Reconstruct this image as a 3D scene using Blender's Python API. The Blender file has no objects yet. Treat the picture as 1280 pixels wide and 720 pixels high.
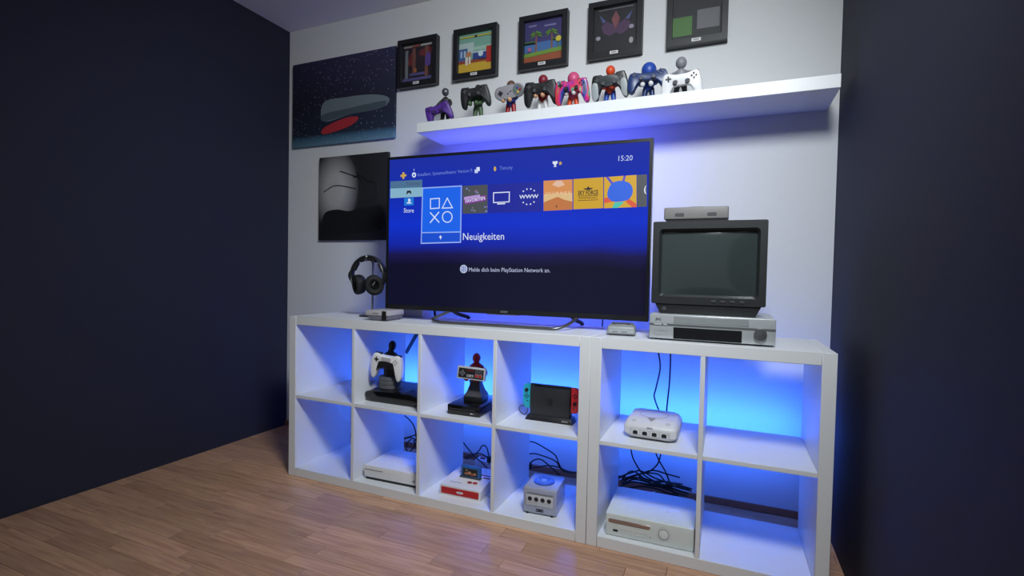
import bpy, bmesh, math, random
import numpy as np
from mathutils import Vector, Matrix, Euler
random.seed(7)
S = bpy.context.scene
COL = S.collection
PI = math.pi

# ------------------------------------------------------------------ camera
CAM_LOC = (0.4473, -1.7898, 0.9847)
CAM_ROT = (1.5441, -0.0211, 0.4032)
FPX = 628.5                                   # focal length in pixels of a 1280 px wide frame
cd = bpy.data.cameras.new('camera'); cam = bpy.data.objects.new('camera', cd); COL.objects.link(cam)
cam.location = CAM_LOC; cam.rotation_euler = CAM_ROT
cd.sensor_width = 36; cd.lens = FPX / 1280 * 36; cd.clip_start = .02
S.camera = cam

# ------------------------------------------------------------------ light and exposure
S.view_settings.view_transform = 'Standard'; S.view_settings.look = 'None'
S.view_settings.gamma = 1; S.view_settings.exposure = 0; S.view_settings.use_curve_mapping = False
w = bpy.data.worlds.new('room_world'); S.world = w; w.use_nodes = True
w.node_tree.nodes['Background'].inputs[0].default_value = (.80, .90, 1, 1)
w.node_tree.nodes['Background'].inputs[1].default_value = .20

def area(name, loc, target, sx, sy, power, col, spread=180):
    l = bpy.data.lights.new(name, 'AREA'); l.shape = 'RECTANGLE'; l.size = sx; l.size_y = sy
    l.energy = power; l.color = col; l.spread = math.radians(spread)
    o = bpy.data.objects.new(name, l); COL.objects.link(o); o.location = loc
    o.rotation_euler = (Vector(target) - Vector(loc)).to_track_quat('-Z', 'Y').to_euler()
    return o
area('ceiling_lamp_light', (0.55, -1.25, 2.36), (-.42, .25, 1.05), .5, .5, 29, (.90, .965, 1), 110)
LED = (.02, .135, 1); LEDV = (.10, .11, 1)
area('shelf_led_light', (-.73, .425, .372), (-.73, .58, .385), 1.42, .012, 8.8, LED)
area('shelf_led_light.001', (.38, .425, .372), (.38, .58, .385), .74, .012, 4.6, LED)
area('tv_led_light', (-.43, .36, 1.40), (-.43, .58, 1.50), 1.05, .02, 4.2, LEDV)
area('tv_led_light.001', (-.40, .36, .92), (-.40, .58, .86), .95, .02, 2.2, LEDV)

# ------------------------------------------------------------------ helpers: photo pixels to positions
_R = np.array(Euler(CAM_ROT, 'XYZ').to_matrix())
def ray(u, v): return _R @ np.array([(u-640)/FPX, -(v-360)/FPX, -1.])
def onY(u, v, Y):
    d = ray(u, v); c = np.array(CAM_LOC); return Vector(c + d*((Y-c[1])/d[1]))
def onZ(u, v, Z):
    d = ray(u, v); c = np.array(CAM_LOC); return Vector(c + d*((Z-c[2])/d[2]))

# ------------------------------------------------------------------ helpers: materials
def lin(c): return tuple(((x/255)/12.92 if x/255 <= .04045 else ((x/255+.055)/1.055)**2.4) for x in c) + (1,)
MATS = {}
def mat(key, c, rough=.45, metal=0, var=.06, scale=40, bump=0, coat=0, spec=.5, alpha=1, trans=0):
    if key in MATS: return MATS[key]
    m = bpy.data.materials.new(key); m.use_nodes = True; n = m.node_tree.nodes; L = m.node_tree.links
    b = n['Principled BSDF']; b.inputs['Roughness'].default_value = rough; b.inputs['Metallic'].default_value = metal
    b.inputs['Coat Weight'].default_value = coat; b.inputs['Specular IOR Level'].default_value = spec
    b.inputs['Transmission Weight'].default_value = trans
    col = lin(c)
    tc = n.new('ShaderNodeTexCoord'); nz = n.new('ShaderNodeTexNoise'); nz.inputs['Scale'].default_value = scale
    nz.inputs['Detail'].default_value = 4; L.new(tc.outputs['Object'], nz.inputs['Vector'])
    mx = n.new('ShaderNodeMix'); mx.data_type = 'RGBA'
    mx.inputs[6].default_value = tuple(x*(1-var) for x in col[:3]) + (1,)
    mx.inputs[7].default_value = tuple(min(1, x*(1+var)) for x in col[:3]) + (1,)
    L.new(nz.outputs['Fac'], mx.inputs[0]); L.new(mx.outputs[2], b.inputs['Base Color'])
    if bump:
        bp = n.new('ShaderNodeBump'); bp.inputs['Strength'].default_value = bump; bp.inputs['Distance'].default_value = .002
        L.new(nz.outputs['Fac'], bp.inputs['Height']); L.new(bp.outputs['Normal'], b.inputs['Normal'])
    MATS[key] = m; return m
def emis(key, c, s=.93):
    if key in MATS: return MATS[key]
    m = bpy.data.materials.new(key); m.use_nodes = True; b = m.node_tree.nodes['Principled BSDF']
    b.inputs['Base Color'].default_value = (.01, .01, .012, 1); b.inputs['Roughness'].default_value = .35
    b.inputs['Emission Color'].default_value = lin(c); b.inputs['Emission Strength'].default_value = s
    MATS[key] = m; return m
def ramp_node(n, stops, interp='LINEAR'):
    r = n.new('ShaderNodeValToRGB'); r.color_ramp.interpolation = interp; e = r.color_ramp.elements
    while len(e) < len(stops): e.new(.5)
    for el, (p, c) in zip(e, stops): el.position = p; el.color = lin(c)
    return r

# ------------------------------------------------------------------ helpers: meshes
def catmull(pts, n=6, closed=True):
    out = []; N = len(pts)
    for i in range(N if closed else N-1):
        if closed: p0, p1, p2, p3 = (Vector(pts[(i+k-1) % N]) for k in range(4))
        else: p0, p1, p2, p3 = (Vector(pts[min(max(i+k-1, 0), N-1)]) for k in range(4))
        for k in range(n):
            t = k/n
            out.append(.5*((2*p1) + (p2-p0)*t + (2*p0-5*p1+4*p2-p3)*t*t + (3*p1-p0-3*p2+p3)*t**3))
    if not closed: out.append(Vector(pts[-1]))
    return out
def rrect(x0, z0, x1, z1, r, n=4):
    o = []
    for cx, cz, a in ((x1-r, z1-r, 0), (x0+r, z1-r, 90), (x0+r, z0+r, 180), (x1-r, z0+r, 270)):
        for k in range(n+1):
            t = math.radians(a + 90*k/n); o.append((cx + r*math.cos(t), cz + r*math.sin(t)))
    return o
def disc(cx, cz, rx, rz=None, n=24):
    rz = rz or rx
    return [(cx + rx*math.cos(2*PI*k/n), cz + rz*math.sin(2*PI*k/n)) for k in range(n)]
class G:
    def __init__(s): s.bm = bmesh.new(); s.M = Matrix()
    def _fin(s, vs, M=None):
        m = s.M @ (M if M is not None else Matrix())
        for v in vs: v.co = m @ v.co
    def box(s, x0, y0, z0, x1, y1, z1, bev=0, seg=2, M=None):
        r = bmesh.ops.create_cube(s.bm, size=1); vs = r['verts']
        for v in vs: v.co = Vector(((x0+x1)/2 + v.co.x*(x1-x0), (y0+y1)/2 + v.co.y*(y1-y0), (z0+z1)/2 + v.co.z*(z1-z0)))
        if bev:
            es = list({e for v in vs for e in v.link_edges})
            rr = bmesh.ops.bevel(s.bm, geom=es, offset=bev, segments=seg, affect='EDGES', profile=.5, clamp_overlap=True)
            vs = list({v for f in rr['faces'] for v in f.verts} | {v for v in vs if v.is_valid})
        s._fin(vs, M); return s
    def frustum(s, b, t, z0, z1, bev=0, M=None):
        # b, t: (x0,y0,x1,y1) rectangles at z0 and z1
        vs = [s.bm.verts.new((x, y, z)) for (x0, y0, x1, y1), z in ((b, z0), (t, z1)) for x, y in ((x0, y0), (x1, y0), (x1, y1), (x0, y1))]
        fs = [s.bm.faces.new([vs[i] for i in q]) for q in ((3, 2, 1, 0), (4, 5, 6, 7), (0, 1, 5, 4), (1, 2, 6, 5), (2, 3, 7, 6), (3, 0, 4, 7))]
        if bev:
            rr = bmesh.ops.bevel(s.bm, geom=list({e for f in fs for e in f.edges}), offset=bev, segments=3, affect='EDGES', profile=.5, clamp_overlap=True)
            vs = list({v for f in rr['faces'] for v in f.verts} | {v for v in vs if v.is_valid})
        s._fin(vs, M); return s
    def prism(s, out, y0, y1, bev=0, seg=3, M=None):
        # outline in x,z ; from y0 (front) to y1 (back)
        a = [s.bm.verts.new((p[0], y0, p[1])) for p in out]; b = [s.bm.verts.new((p[0], y1, p[1])) for p in out]; n = len(out)
        f0 = s.bm.faces.new(a); f1 = s.bm.faces.new(b[::-1])
        for i in range(n): s.bm.faces.new((a[i], b[i], b[(i+1) % n], a[(i+1) % n]))
        vs = a + b
        if bev:
            rr = bmesh.ops.bevel(s.bm, geom=list(f0.edges) + list(f1.edges), offset=bev, segments=seg, affect='EDGES', profile=.5, clamp_overlap=True)
            vs = list({v for f in rr['faces'] for v in f.verts} | {v for v in vs if v.is_valid})
        s._fin(vs, M); return s
    def puff(s, out, y0, y1, r, M=None, n=5, dmax=.0042):
        # rounded slab: the outline is drawn in along its normals towards front and back
        N = len(out); P = [Vector((p[0], p[1])) for p in out]
        if sum(P[i-1].x*P[i].y - P[i].x*P[i-1].y for i in range(N)) < 0: P = P[::-1]
        nr = []
        for i in range(N):
            t = (P[(i+1) % N]-P[i-1]).normalized(); nr.append(Vector((-t.y, t.x)))
        rings = []
        for y, a0, a1, sg in ((y0, 90, 0, 1), (y1, 0, 90, -1)):
            for k in range(n+1):
                a = math.radians(a0+(a1-a0)*k/n); d = dmax*(1-math.cos(a)); yy = y + sg*r*(1-math.sin(a))
                rings.append([(P[i].x+nr[i].x*d, yy, P[i].y+nr[i].y*d) for i in range(N)])
        return s.loft(rings, True, M)
    def ring(s, out, inn, y0, y1, M=None):
        n = len(out); R = [[s.bm.verts.new((p[0], y, p[1])) for p in o] for o, y in ((out, y0), (inn, y0), (inn, y1), (out, y1))]
        for k in range(4):
            A, B = R[k], R[(k+1) % 4]
            for i in range(n): s.bm.faces.new((A[i], A[(i+1) % n], B[(i+1) % n], B[i]))
        s._fin([v for r in R for v in r], M); return s
    def loft(s, rings, cap=True, M=None):
        R = [[s.bm.verts.new(p) for p in r] for r in rings]; n = len(R[0])
        for A, B in zip(R, R[1:]):
            for i in range(n): s.bm.faces.new((A[i], A[(i+1) % n], B[(i+1) % n], B[i]))
        if cap: s.bm.faces.new(R[0][::-1]); s.bm.faces.new(R[-1])
        s._fin([v for r in R for v in r], M); return s
    def lathe(s, prof, c=(0, 0, 0), n=28, sy=1, M=None):
        return s.loft([[(c[0]+r*math.cos(2*PI*k/n), c[1]+sy*r*math.sin(2*PI*k/n), c[2]+z) for k in range(n)] for r, z in prof], True, M)
    def cyl(s, a, b, r, r2=None, n=20, M=None):
        return s.tube([a, b], [r, r if r2 is None else r2], n, M=M)
    def ell(s, c, r, rot=None, n=18, M=None):
        q = bmesh.ops.create_uvsphere(s.bm, u_segments=n, v_segments=max(8, n*2//3), radius=1); vs = q['verts']
        m = Matrix.Translation(c) @ (Euler(rot).to_matrix().to_4x4() if rot else Matrix()) @ Matrix.Diagonal((*r, 1))
        for v in vs: v.co = m @ v.co
        s._fin(vs, M); return s
    def tube(s, pts, r, n=8, closed=False, M=None):
        pts = [Vector(p) for p in pts]; N = len(pts); rs = r if isinstance(r, (list, tuple)) else [r]*N
        rings = []; up = None
        for i, p in enumerate(pts):
            if closed: t = pts[(i+1) % N] - pts[i-1]
            else: t = pts[min(i+1, N-1)] - pts[max(i-1, 0)]
            t.normalize()
            if up is None: up = Vector((0, 0, 1)) if abs(t.z) < .9 else Vector((0, 1, 0))
            u = (up - t*up.dot(t)).normalized(); up = u; v = t.cross(u)
            rings.append([p + (u*math.cos(2*PI*k/n) + v*math.sin(2*PI*k/n))*rs[i] for k in range(n)])
        if closed: rings.append(rings[0])
        if not closed: return s.loft(rings, True, M)
        R = [[s.bm.verts.new(p) for p in rr] for rr in rings[:-1]]
        for a in range(N):
            A, B = R[a], R[(a+1) % N]
            for i in range(n): s.bm.faces.new((A[i], A[(i+1) % n], B[(i+1) % n], B[i]))
        s._fin([v for q in R for v in q], M); return s
    def mesh(s, name, angle=38):
        bmesh.ops.recalc_face_normals(s.bm, faces=s.bm.faces)
        me = bpy.data.meshes.new(name); s.bm.to_mesh(me); s.bm.free()
        for p in me.polygons: p.use_smooth = True
        me.set_sharp_from_angle(angle=math.radians(angle)); return me
    def build(s, name, m, parent=None, label=None, angle=38):
        me = s.mesh(name, angle); o = bpy.data.objects.new(name, me); COL.objects.link(o)
        me.materials.append(m); o.parent = parent
        if label: o['label'] = label
        return o
def tag(o, label, cat=None, group=None, kind=None):
    o['label'] = label
    if cat: o['category'] = cat
    if group: o['group'] = group
    if kind: o['kind'] = kind
    return o
def thing(name, label, cat, loc=(0, 0, 0), rz=0, group=None, rot=None):
    o = bpy.data.objects.new(name, None); COL.objects.link(o); o.empty_display_size = .03
    o.location = loc; o.rotation_euler = rot or (0, 0, rz); return tag(o, label, cat, group)
def text(name, body, size, m, parent, x, y, z, align='CENTER', rot=(PI/2, 0, 0), width=None, bold=0, spacing=1):
    c = bpy.data.curves.new('lettering', 'FONT'); c.body = body; c.size = size; c.align_x = align; c.align_y = 'CENTER'
    c.offset = bold; c.space_character = spacing; c.resolution_u = 2
    t = bpy.data.objects.new('lettering', c); COL.objects.link(t)
    me = bpy.data.meshes.new_from_object(t.evaluated_get(bpy.context.evaluated_depsgraph_get()))
    bpy.data.objects.remove(t); bpy.data.curves.remove(c)
    o = bpy.data.objects.new(name, me); COL.objects.link(o); me.materials.clear(); me.materials.append(m)
    if width and len(me.vertices):
        xs = [v.co.x for v in me.vertices]; k = width/(max(xs)-min(xs))
        for v in me.vertices: v.co.x *= k
    o.parent = parent; o.location = (x, y, z); o.rotation_euler = rot; return o
def dup(o, parent=None):
    c = o.copy(); COL.objects.link(c)
    if parent is not None: c.parent = parent
    return c
def struct(name, g, m, label):
    o = g.build(name, m); o['kind'] = 'structure'; o['label'] = label; return o

# ------------------------------------------------------------------ materials
M_wall = mat('white_wall_paint', (214, 215, 216), .85, 0, .02, 60, .15)
M_ceil = mat('ceiling_paint', (238, 238, 236), .9, 0, .02, 50, .1)
M_navy = mat('dim_side_navy', (30, 33, 52), .8, 0, .06, 30, .15)  # dimness of the sides put into the wall colour
M_kal = mat('white_foil', (222, 224, 226), .38, 0, .012, 25)
M_blk = mat('black_plastic', (22, 22, 25), .4, 0, .1)
M_blkg = mat('black_gloss_plastic', (13, 13, 16), .16, 0, .1, coat=.3)
M_dgry = mat('dark_grey_plastic', (62, 63, 68), .5)
M_gry = mat('grey_plastic', (128, 128, 134), .5)
M_lgry = mat('light_grey_plastic', (178, 178, 180), .5)
M_wht = mat('white_plastic', (222, 222, 224), .35)
M_slv = mat('silver_paint', (186, 190, 192), .32, .35)
M_steel = mat('brushed_steel', (150, 150, 152), .3, .9)
M_cab = mat('black_cable_rubber', (10, 10, 14), .5)
M_red = mat('red_plastic', (176, 18, 26), .4)
M_dred = mat('deep_red_plastic', (140, 16, 28), .4)
M_skin = mat('tan_paint', (196, 146, 112), .5)
M_org = mat('orange_paint', (205, 70, 30), .45)
M_purp = mat('violet_plastic', (74, 34, 130), .38)
M_dblue = mat('dark_blue_plastic', (22, 46, 96), .35)
M_blue = mat('blue_paint', (36, 70, 158), .42)
M_green = mat('olive_green_paint', (62, 86, 58), .5)
M_pink = mat('pink_paint', (196, 76, 120), .42)
M_glass = bpy.data.materials.new('clear_pane'); M_glass.use_nodes = True
_n = M_glass.node_tree.nodes; _l = M_glass.node_tree.links; _n.remove(_n['Principled BSDF'])
_t = _n.new('ShaderNodeBsdfTransparent'); _g = _n.new('ShaderNodeBsdfGlossy'); _g.inputs['Roughness'].default_value = .05
_f = _n.new('ShaderNodeFresnel'); _f.inputs[0].default_value = 1.3; _x = _n.new('ShaderNodeMixShader')
_l.new(_f.outputs[0], _x.inputs[0]); _l.new(_t.outputs[0], _x.inputs[1]); _l.new(_g.outputs[0], _x.inputs[2]); _l.new(_x.outputs[0], _n['Material Output'].inputs[0])

# ------------------------------------------------------------------ the room
WY = .5755; XL, XR, YB, ZC = -2.1, .84, -3.2, 2.464
# wooden laminate: base board and one object per strip
M_wood = bpy.data.materials.new('beech_laminate'); M_wood.use_nodes = True
n = M_wood.node_tree.nodes; L = M_wood.node_tree.links; b = n['Principled BSDF']
tc = n.new('ShaderNodeTexCoord'); oi = n.new('ShaderNodeObjectInfo'); mp = n.new('ShaderNodeMapping'); mp.inputs['Scale'].default_value = (3, 42, 1)
ad = n.new('ShaderNodeVectorMath'); ad.operation = 'ADD'; L.new(tc.outputs['Object'], ad.inputs[0])
cm = n.new('ShaderNodeCombineXYZ'); ml = n.new('ShaderNodeMath'); ml.operation = 'MULTIPLY'; ml.inputs[1].default_value = 37
L.new(oi.outputs['Random'], ml.inputs[0]); L.new(ml.outputs[0], cm.inputs[0]); L.new(ml.outputs[0], cm.inputs[1]); L.new(cm.outputs[0], ad.inputs[1])
L.new(ad.outputs[0], mp.inputs['Vector']); nz = n.new('ShaderNodeTexNoise'); nz.inputs['Scale'].default_value = 1.6; nz.inputs['Detail'].default_value = 6; nz.inputs['Distortion'].default_value = .6
L.new(mp.outputs[0], nz.inputs['Vector'])
r1 = ramp_node(n, [(.25, (168, 124, 98)), (.55, (198, 153, 122)), (.8, (214, 172, 138))]); L.new(nz.outputs['Fac'], r1.inputs[0])
hs = n.new('ShaderNodeHueSaturation'); mr = n.new('ShaderNodeMapRange'); mr.inputs[3].default_value = .84; mr.inputs[4].default_value = 1.14
L.new(oi.outputs['Random'], mr.inputs[0]); L.new(mr.outputs[0], hs.inputs['Value']); L.new(r1.outputs[0], hs.inputs['Color']); L.new(hs.outputs[0], b.inputs['Base Color'])
b.inputs['Roughness'].default_value = .32; b.inputs['Specular IOR Level'].default_value = .5
floor = struct('floor', G().box(XL-.1, YB, -.06, XR+.1, WY+.1, -.004), mat('floor_joint', (70, 46, 34), .7), 'beech laminate floor in front of the white shelf units')
PW = .066; lens = (.36, .48, .60)
pm = [G().box(0, 0, -.004, l-.0012, PW-.0012, 0, .0006, 1).mesh('plank') for l in lens]
for me in pm: me.materials.append(M_wood)
cnt = 0
for r in range(44):
    y = WY - PW*(r+1)
    if y < -2.05: break
    x = XL - random.random()*.5
    while x < XR:
        k = random.randrange(3); o = bpy.data.objects.new('plank', pm[k]); COL.objects.link(o); o.parent = floor
        o.location = (x, y, 0); x += lens[k]; cnt += 1
if True:
    g = G(); y = -2.05
    while y > YB:
        x = XL - .3*random.random()
        while x < XR: g.box(x, y-PW, -.004, x+.4788, y-.0012, 0); x += .48
        y -= PW
    o = g.build('plank', M_wood, floor); o['kind'] = 'stuff'
struct('ceiling', G().box(XL-.1, YB, ZC, XR+.1, WY+.1, ZC+.1), M_ceil, 'plain white ceiling above the wall of framed pictures')
struct('wall_back', G().box(XL-.1, WY, -.06, XR+.1, WY+.1, ZC+.1), M_wall, 'white wall behind the television and shelf units')
struct('wall_left', G().box(XL-.1, YB, -.06, XL, WY+.1, ZC+.1), M_navy, 'added side wall, coloured dark navy for dimness, beside the canvas prints')  # both side walls are added, coloured dark to keep the sides dim
struct('wall_right', G().box(XR, YB, -.06, XR+.1, WY+.1, ZC+.1), M_navy, 'added side wall, coloured dark navy for dimness, beside the old tube television')
struct('baseboard_back', G().box(XL, WY-.012, 0, XR, WY, .03, .002, 1), mat('baseboard_wood', (150, 96, 70), .4, 0, .15), 'brown wooden skirting board along the white wall')

# ------------------------------------------------------------------ shelf units
OT, CW, DT, KD, KH = .04, .335, .015, .39, .765
def shelf_unit(label, x0, ncol):
    W = 2*OT + ncol*CW + (ncol-1)*DT
    t = thing('shelf_unit', label, 'shelf unit', (x0, 0, 0), 0)
    for x in (0, W-OT): G().box(x, 0, 0, x+OT, KD, KH, .0012, 1).build('side_panel', M_kal, t)
    G().box(OT+.0004, 0.0006, KH-OT, W-OT-.0004, KD, KH, .0012, 1).build('top_panel', M_kal, t)
    G().box(OT+.0004, 0.0006, 0, W-OT-.0004, KD, OT, .0012, 1).build('bottom_panel', M_kal, t)
    for i in range(ncol-1):
        x = OT + (i+1)*CW + i*DT
        G().box(x, .0012, OT, x+DT, KD, KH-OT, .0008, 1).build('divider', M_kal, t)
    for i in range(ncol):
        x = OT + i*(CW+DT)
        G().box(x+.0003, .002, OT+CW, x+CW-.0003, KD, OT+CW+DT, .0008, 1).build('shelf_board', M_kal, t)
    return t
shelf_unit('long white cube shelf unit under the flat television', -1.4652, 4)
shelf_unit('white cube shelf unit under the old tube television', .0008, 2)
# LED strips
M_led = emis('blue_led', (60, 130, 255), 6)
def led(label, x0, x1, y, z): return tag(G().box(x0, y, z-.005, x1, y+.003, z+.005).build('led_strip', M_led), label, 'light strip', 'blue light strips')
led('thin blue light strip along the back of the long shelf unit', -1.44, -.03, .391, .382)
led('thin blue light strip along the back of the short shelf unit', .03, .73, .391, .382)

# ------------------------------------------------------------------ floating shelf
SB, ST = 1.6722, 1.722
t = tag(G().box(-.977, .3155, SB, .80, WY, ST, .0015, 1).build('floating_shelf', M_kal), 'long white floating wall shelf above the flat television', 'shelf')

# ------------------------------------------------------------------ flat television
TVc = Vector(((-1.036+.172)/2, .19, .812)); TVrz = math.atan2(.05, 1.208); TW, TH = 1.209, .711
tv = thing('flat_television', 'large black flat television showing a blue console menu', 'television', TVc, TVrz)
_nx = Vector((math.cos(TVrz), math.sin(TVrz), 0)); _ny = Vector((-math.sin(TVrz), math.cos(TVrz), 0))
def tvl(u, v):
    d = Vector(ray(u, v)); c = Vector(CAM_LOC); s = (TVc - c).dot(_ny)/d.dot(_ny); q = c + d*s - TVc
    return q.dot(_nx), q.z
BX, BT, BB = .0125, .0125, .021
G().ring([(-TW/2, 0), (TW/2, 0), (TW/2, TH), (-TW/2, TH)], [(-TW/2+BX, BB), (TW/2-BX, BB), (TW/2-BX, TH-BT), (-TW/2+BX, TH-BT)], 0, .03).build('bezel', mat('tv_bezel', (24, 25, 28), .3), tv)
G().box(-TW/2, .0301, 0, TW/2, .042, TH, .003).build('back_panel', M_blk, tv)
G().frustum((-.42, .042, .42, .085), (-.38, .042, .38, .07), .05, .42, .006).build('electronics_housing', M_blk, tv)
text('maker_logo', 'SONY', .0115, mat('logo_silver', (170, 170, 175), .3, .5), tv, tvl(630, 390)[0], -.0006, .0105, width=.034, bold=.0002)
lx0, lx1 = tvl(609, 393)[0], tvl(648, 395)[0]
G().box(lx0, -.004, -.003, lx1, .012, .0, .0005, 1).build('status_bar', M_steel, tv)
# screen: backlit panel with vertical colour gradient of the menu
M_scr = bpy.data.materials.new('menu_screen'); M_scr.use_nodes = True; n = M_scr.node_tree.nodes; L = M_scr.node_tree.links
b = n['Principled BSDF']; b.inputs['Base Color'].default_value = (.006, .006, .009, 1); b.inputs['Roughness'].default_value = .14; b.inputs['Specular IOR Level'].default_value = .2
tc = n.new('ShaderNodeTexCoord'); sp = n.new('ShaderNodeSeparateXYZ'); L.new(tc.outputs['Object'], sp.inputs[0])
mr = n.new('ShaderNodeMapRange'); mr.inputs[2].default_value = TH; L.new(sp.outputs[2], mr.inputs[0])
nz = n.new('ShaderNodeTexNoise'); nz.inputs['Scale'].default_value = 3.2; L.new(tc.outputs['Object'], nz.inputs['Vector'])
ma = n.new('ShaderNodeMath'); ma.operation = 'MULTIPLY_ADD'; ma.inputs[1].default_value = .06; L.new(nz.outputs['Fac'], ma.inputs[0])
sb_ = n.new('ShaderNodeMath'); sb_.operation = 'SUBTRACT'; sb_.inputs[1].default_value = .03; L.new(mr.outputs[0], sb_.inputs[0]); L.new(sb_.outputs[0], ma.inputs[2])
rp = ramp_node(n, [(0, (9, 10, 36)), (.29, (9, 8, 36)), (.36, (22, 18, 74)), (.42, (14, 34, 158)), (.55, (8, 46, 198)), (.75, (14, 42, 172)), (1, (26, 44, 158))])
L.new(ma.outputs[0], rp.inputs[0]); L.new(rp.outputs[0], b.inputs['Emission Color']); b.inputs['Emission Strength'].default_value = 1
scr = G().box(-TW/2+BX, .002, BB, TW/2-BX, .0299, TH-BT).build('screen', M_scr, tv, 'glossy screen with a blue gradient above a dark lower third')
SY = .002
def ui(name, out, m, lev=1, label=None):      # flat printed shape on the screen, outline in photo pixels
    o = [tvl(*p) for p in out]
    return G().prism(o, SY-.0004*lev-.0003, SY-.0004*lev+.0002).build(name, m, scr, label)
def quad(name, u0, v0, u1, v1, m, lev=1, label=None, dl=0, dr=0):
    # v given at the left edge: top, bottom; right edge shifted by dl (top) and dr (bottom)
    return ui(name, [(u0, v0), (u1, v0+dl), (u1, v1+dr), (u0, v1)], m, lev, label)
def uitext(body, u0, u1, v, h, m, lev=3, bold=0, spacing=1, name='screen_text', dv=0):
    x0, z0 = tvl(u0, v); x1, z1 = tvl(u1, v+dv)
    o = text(name, body, h*.0031, m, scr, (x0+x1)/2, SY-.0004*lev-.0003, (z0+z1)/2, width=x1-x0, bold=bold, spacing=spacing)
    o.rotation_euler = (PI/2, -math.atan2(z1-z0, x1-x0), 0); return o
E_white = emis('ui_white', (222, 230, 250)); E_text = emis('ui_text', (196, 208, 246)); E_dim = emis('ui_dim_text', (112, 134, 218))
E_line = emis('ui_frame_line', (150, 176, 246)); E_tile = emis('ui_tile_blue', (14, 98, 236)); E_tile2 = emis('ui_tile_blue_lower', (12, 76, 210))
E_store = emis('ui_store_blue', (24, 122, 214)); E_navy = emis('ui_tile_navy', (14, 28, 152)); E_yel = emis('ui_yellow', (206, 160, 22)); E_org = emis('ui_orange', (216, 142, 78))
E_dark = emis('ui_black', (24, 20, 14)); E_grey = emis('ui_grey', (72, 76, 82)); E_box1 = emis('ui_notice_grey', (74, 112, 148)); E_box2 = emis('ui_notice_pale', (134, 180, 204))
E_mag = emis('ui_magenta', (134, 52, 160)); E_sblue = emis('ui_sky_blue', (36, 98, 226)); E_turq = emis('ui_turquoise', (70, 196, 172)); E_redo = emis('ui_red_orange', (220, 84, 52)); E_sand = emis('ui_sand', (222, 186, 132)); E_gold = emis('ui_gold', (206, 170, 70))
# status row
ui('plus_icon', [(502.7, 215.6), (505.3, 215.3), (505.2, 218), (507.6, 217.8), (507.6, 220.2), (505.2, 220.5), (505.2, 223.3), (502.7, 223.5), (502.7, 220.8), (500.4, 221), (500.4, 218.6), (502.7, 218.3)], E_gold)
ui('account_icon', disc(517.3, 218.6, 2.5, 3.2), E_white)
ui('account_icon', disc(517.3, 218.9, 1.1, 1.5), emis('ui_hole', (30, 70, 190)), 2)
quad('account_icon', 516.9, 211.2, 517.6, 213.2, E_text)
uitext('Installiert. Systemsoftware: Version 9.', 522, 591, 218.6, 7, E_dim, dv=-5.6)
quad('folder_icon', 595.4, 209, 599.4, 214, E_white, 1, dl=-.3, dr=-.3); quad('folder_icon', 593.2, 211.8, 597.2, 216.4, E_text, 2, dl=-.3, dr=-.3)
ui('profile_icon', disc(618.5, 211, 1.5, 3), E_gold)
uitext('Tom.my', 624.6, 640.6, 210.4, 7.4, E_dim, dv=-1.1)
ui('trophy_icon', [(690.5, 201.8), (697, 201.2), (696.4, 204.4), (694.6, 206), (694.8, 207.2), (696, 208.2), (691.6, 208.6), (692.8, 207.4), (692.8, 206.1), (691, 204.8)], E_white)
st = []
for k in range(10):
    a = PI/2 + k*PI/5; r_ = 2.6 if k % 2 == 0 else 1.2; st.append((700.3 + r_*math.cos(a), 204 - r_*1.1*math.sin(a)))
ui('star_icon', st, E_gold)
uitext('15:20', 772.3, 790, 198.4, 9.5, E_text, dv=-.9)
# notice box
quad('notice_panel', 487.9, 226.8, 527.7, 237, E_box1, 3, dl=-2.4, dr=-1.6); quad('notice_panel', 487.9, 235.7, 527.9, 247.8, E_box2, 4, dl=-1.6, dr=-2.2)
uitext('Tom.my', 508, 524, 230, 7, E_grey, 5, dv=-.8)
ui('gamepad_icon', [(508.8, 238.6), (513.4, 238.2), (514.4, 242.4), (513.2, 242.4), (512.2, 240.8), (510.2, 241), (509.2, 242.8), (508, 242.9)], E_dark, 6)
quad('store_tile', 505, 247.6, 516.8, 257, E_store, 1, dl=-.6, dr=-.5)
ui('store_mark', [(510.2, 248), (512.9, 249), (513, 252), (511.4, 252), (511.3, 250.2), (511.3, 254.6), (510.2, 254.2)], E_white, 2)
ui('store_mark', disc(511.2, 253.6, 3.4, 1), E_text, 2)
uitext('Store', 504.6, 517.2, 263.3, 9.5, E_white)
# selected tile
ui('selected_tile_frame', [(527.5, 234.4), (577.2, 231.6), (576.1, 303.4), (525.7, 304.9)], E_line, 1)
ui('selected_tile', [(528.8, 235.8), (575.9, 233.2), (575, 289.2), (527.3, 290.2)], E_tile, 2)
ui('selected_tile', [(527.2, 291.5), (574.9, 290.6), (574.7, 302), (527, 303.4)], E_tile2, 2)
def stroke(name, pts, wd, m, lev=3, closed=True):
    P = [Vector((*tvl(*p), 0)) for p in pts]; w_ = wd*.00335/2; inn, out = [], []
    N = len(P)
    for i in range(N):
        t0 = (P[i]-P[i-1]).normalized(); t1 = (P[(i+1) % N]-P[i]).normalized()
        nn = Vector((-t0.y-t1.y, t0.x+t1.x, 0)).normalized(); k = w_/max(.4, nn.dot(Vector((-t0.y, t0.x, 0))))
        out.append((P[i]+nn*k)[:2]); inn.append((P[i]-nn*k)[:2])
    return G().ring(out, inn, SY-.0004*lev-.0003, SY-.0004*lev+.0002).build(name, m, scr)
def s6(x, y): return (484+x/6, 190+y/6)
E_sym = emis('ui_symbol', (206, 220, 252))
stroke('square_symbol', [s6(324, 352), s6(391, 347), s6(390, 420), s6(324, 425)], 1.4, E_sym)
stroke('triangle_symbol', [s6(450, 346), s6(488, 418), s6(412, 421)], 1.4, E_sym)
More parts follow.
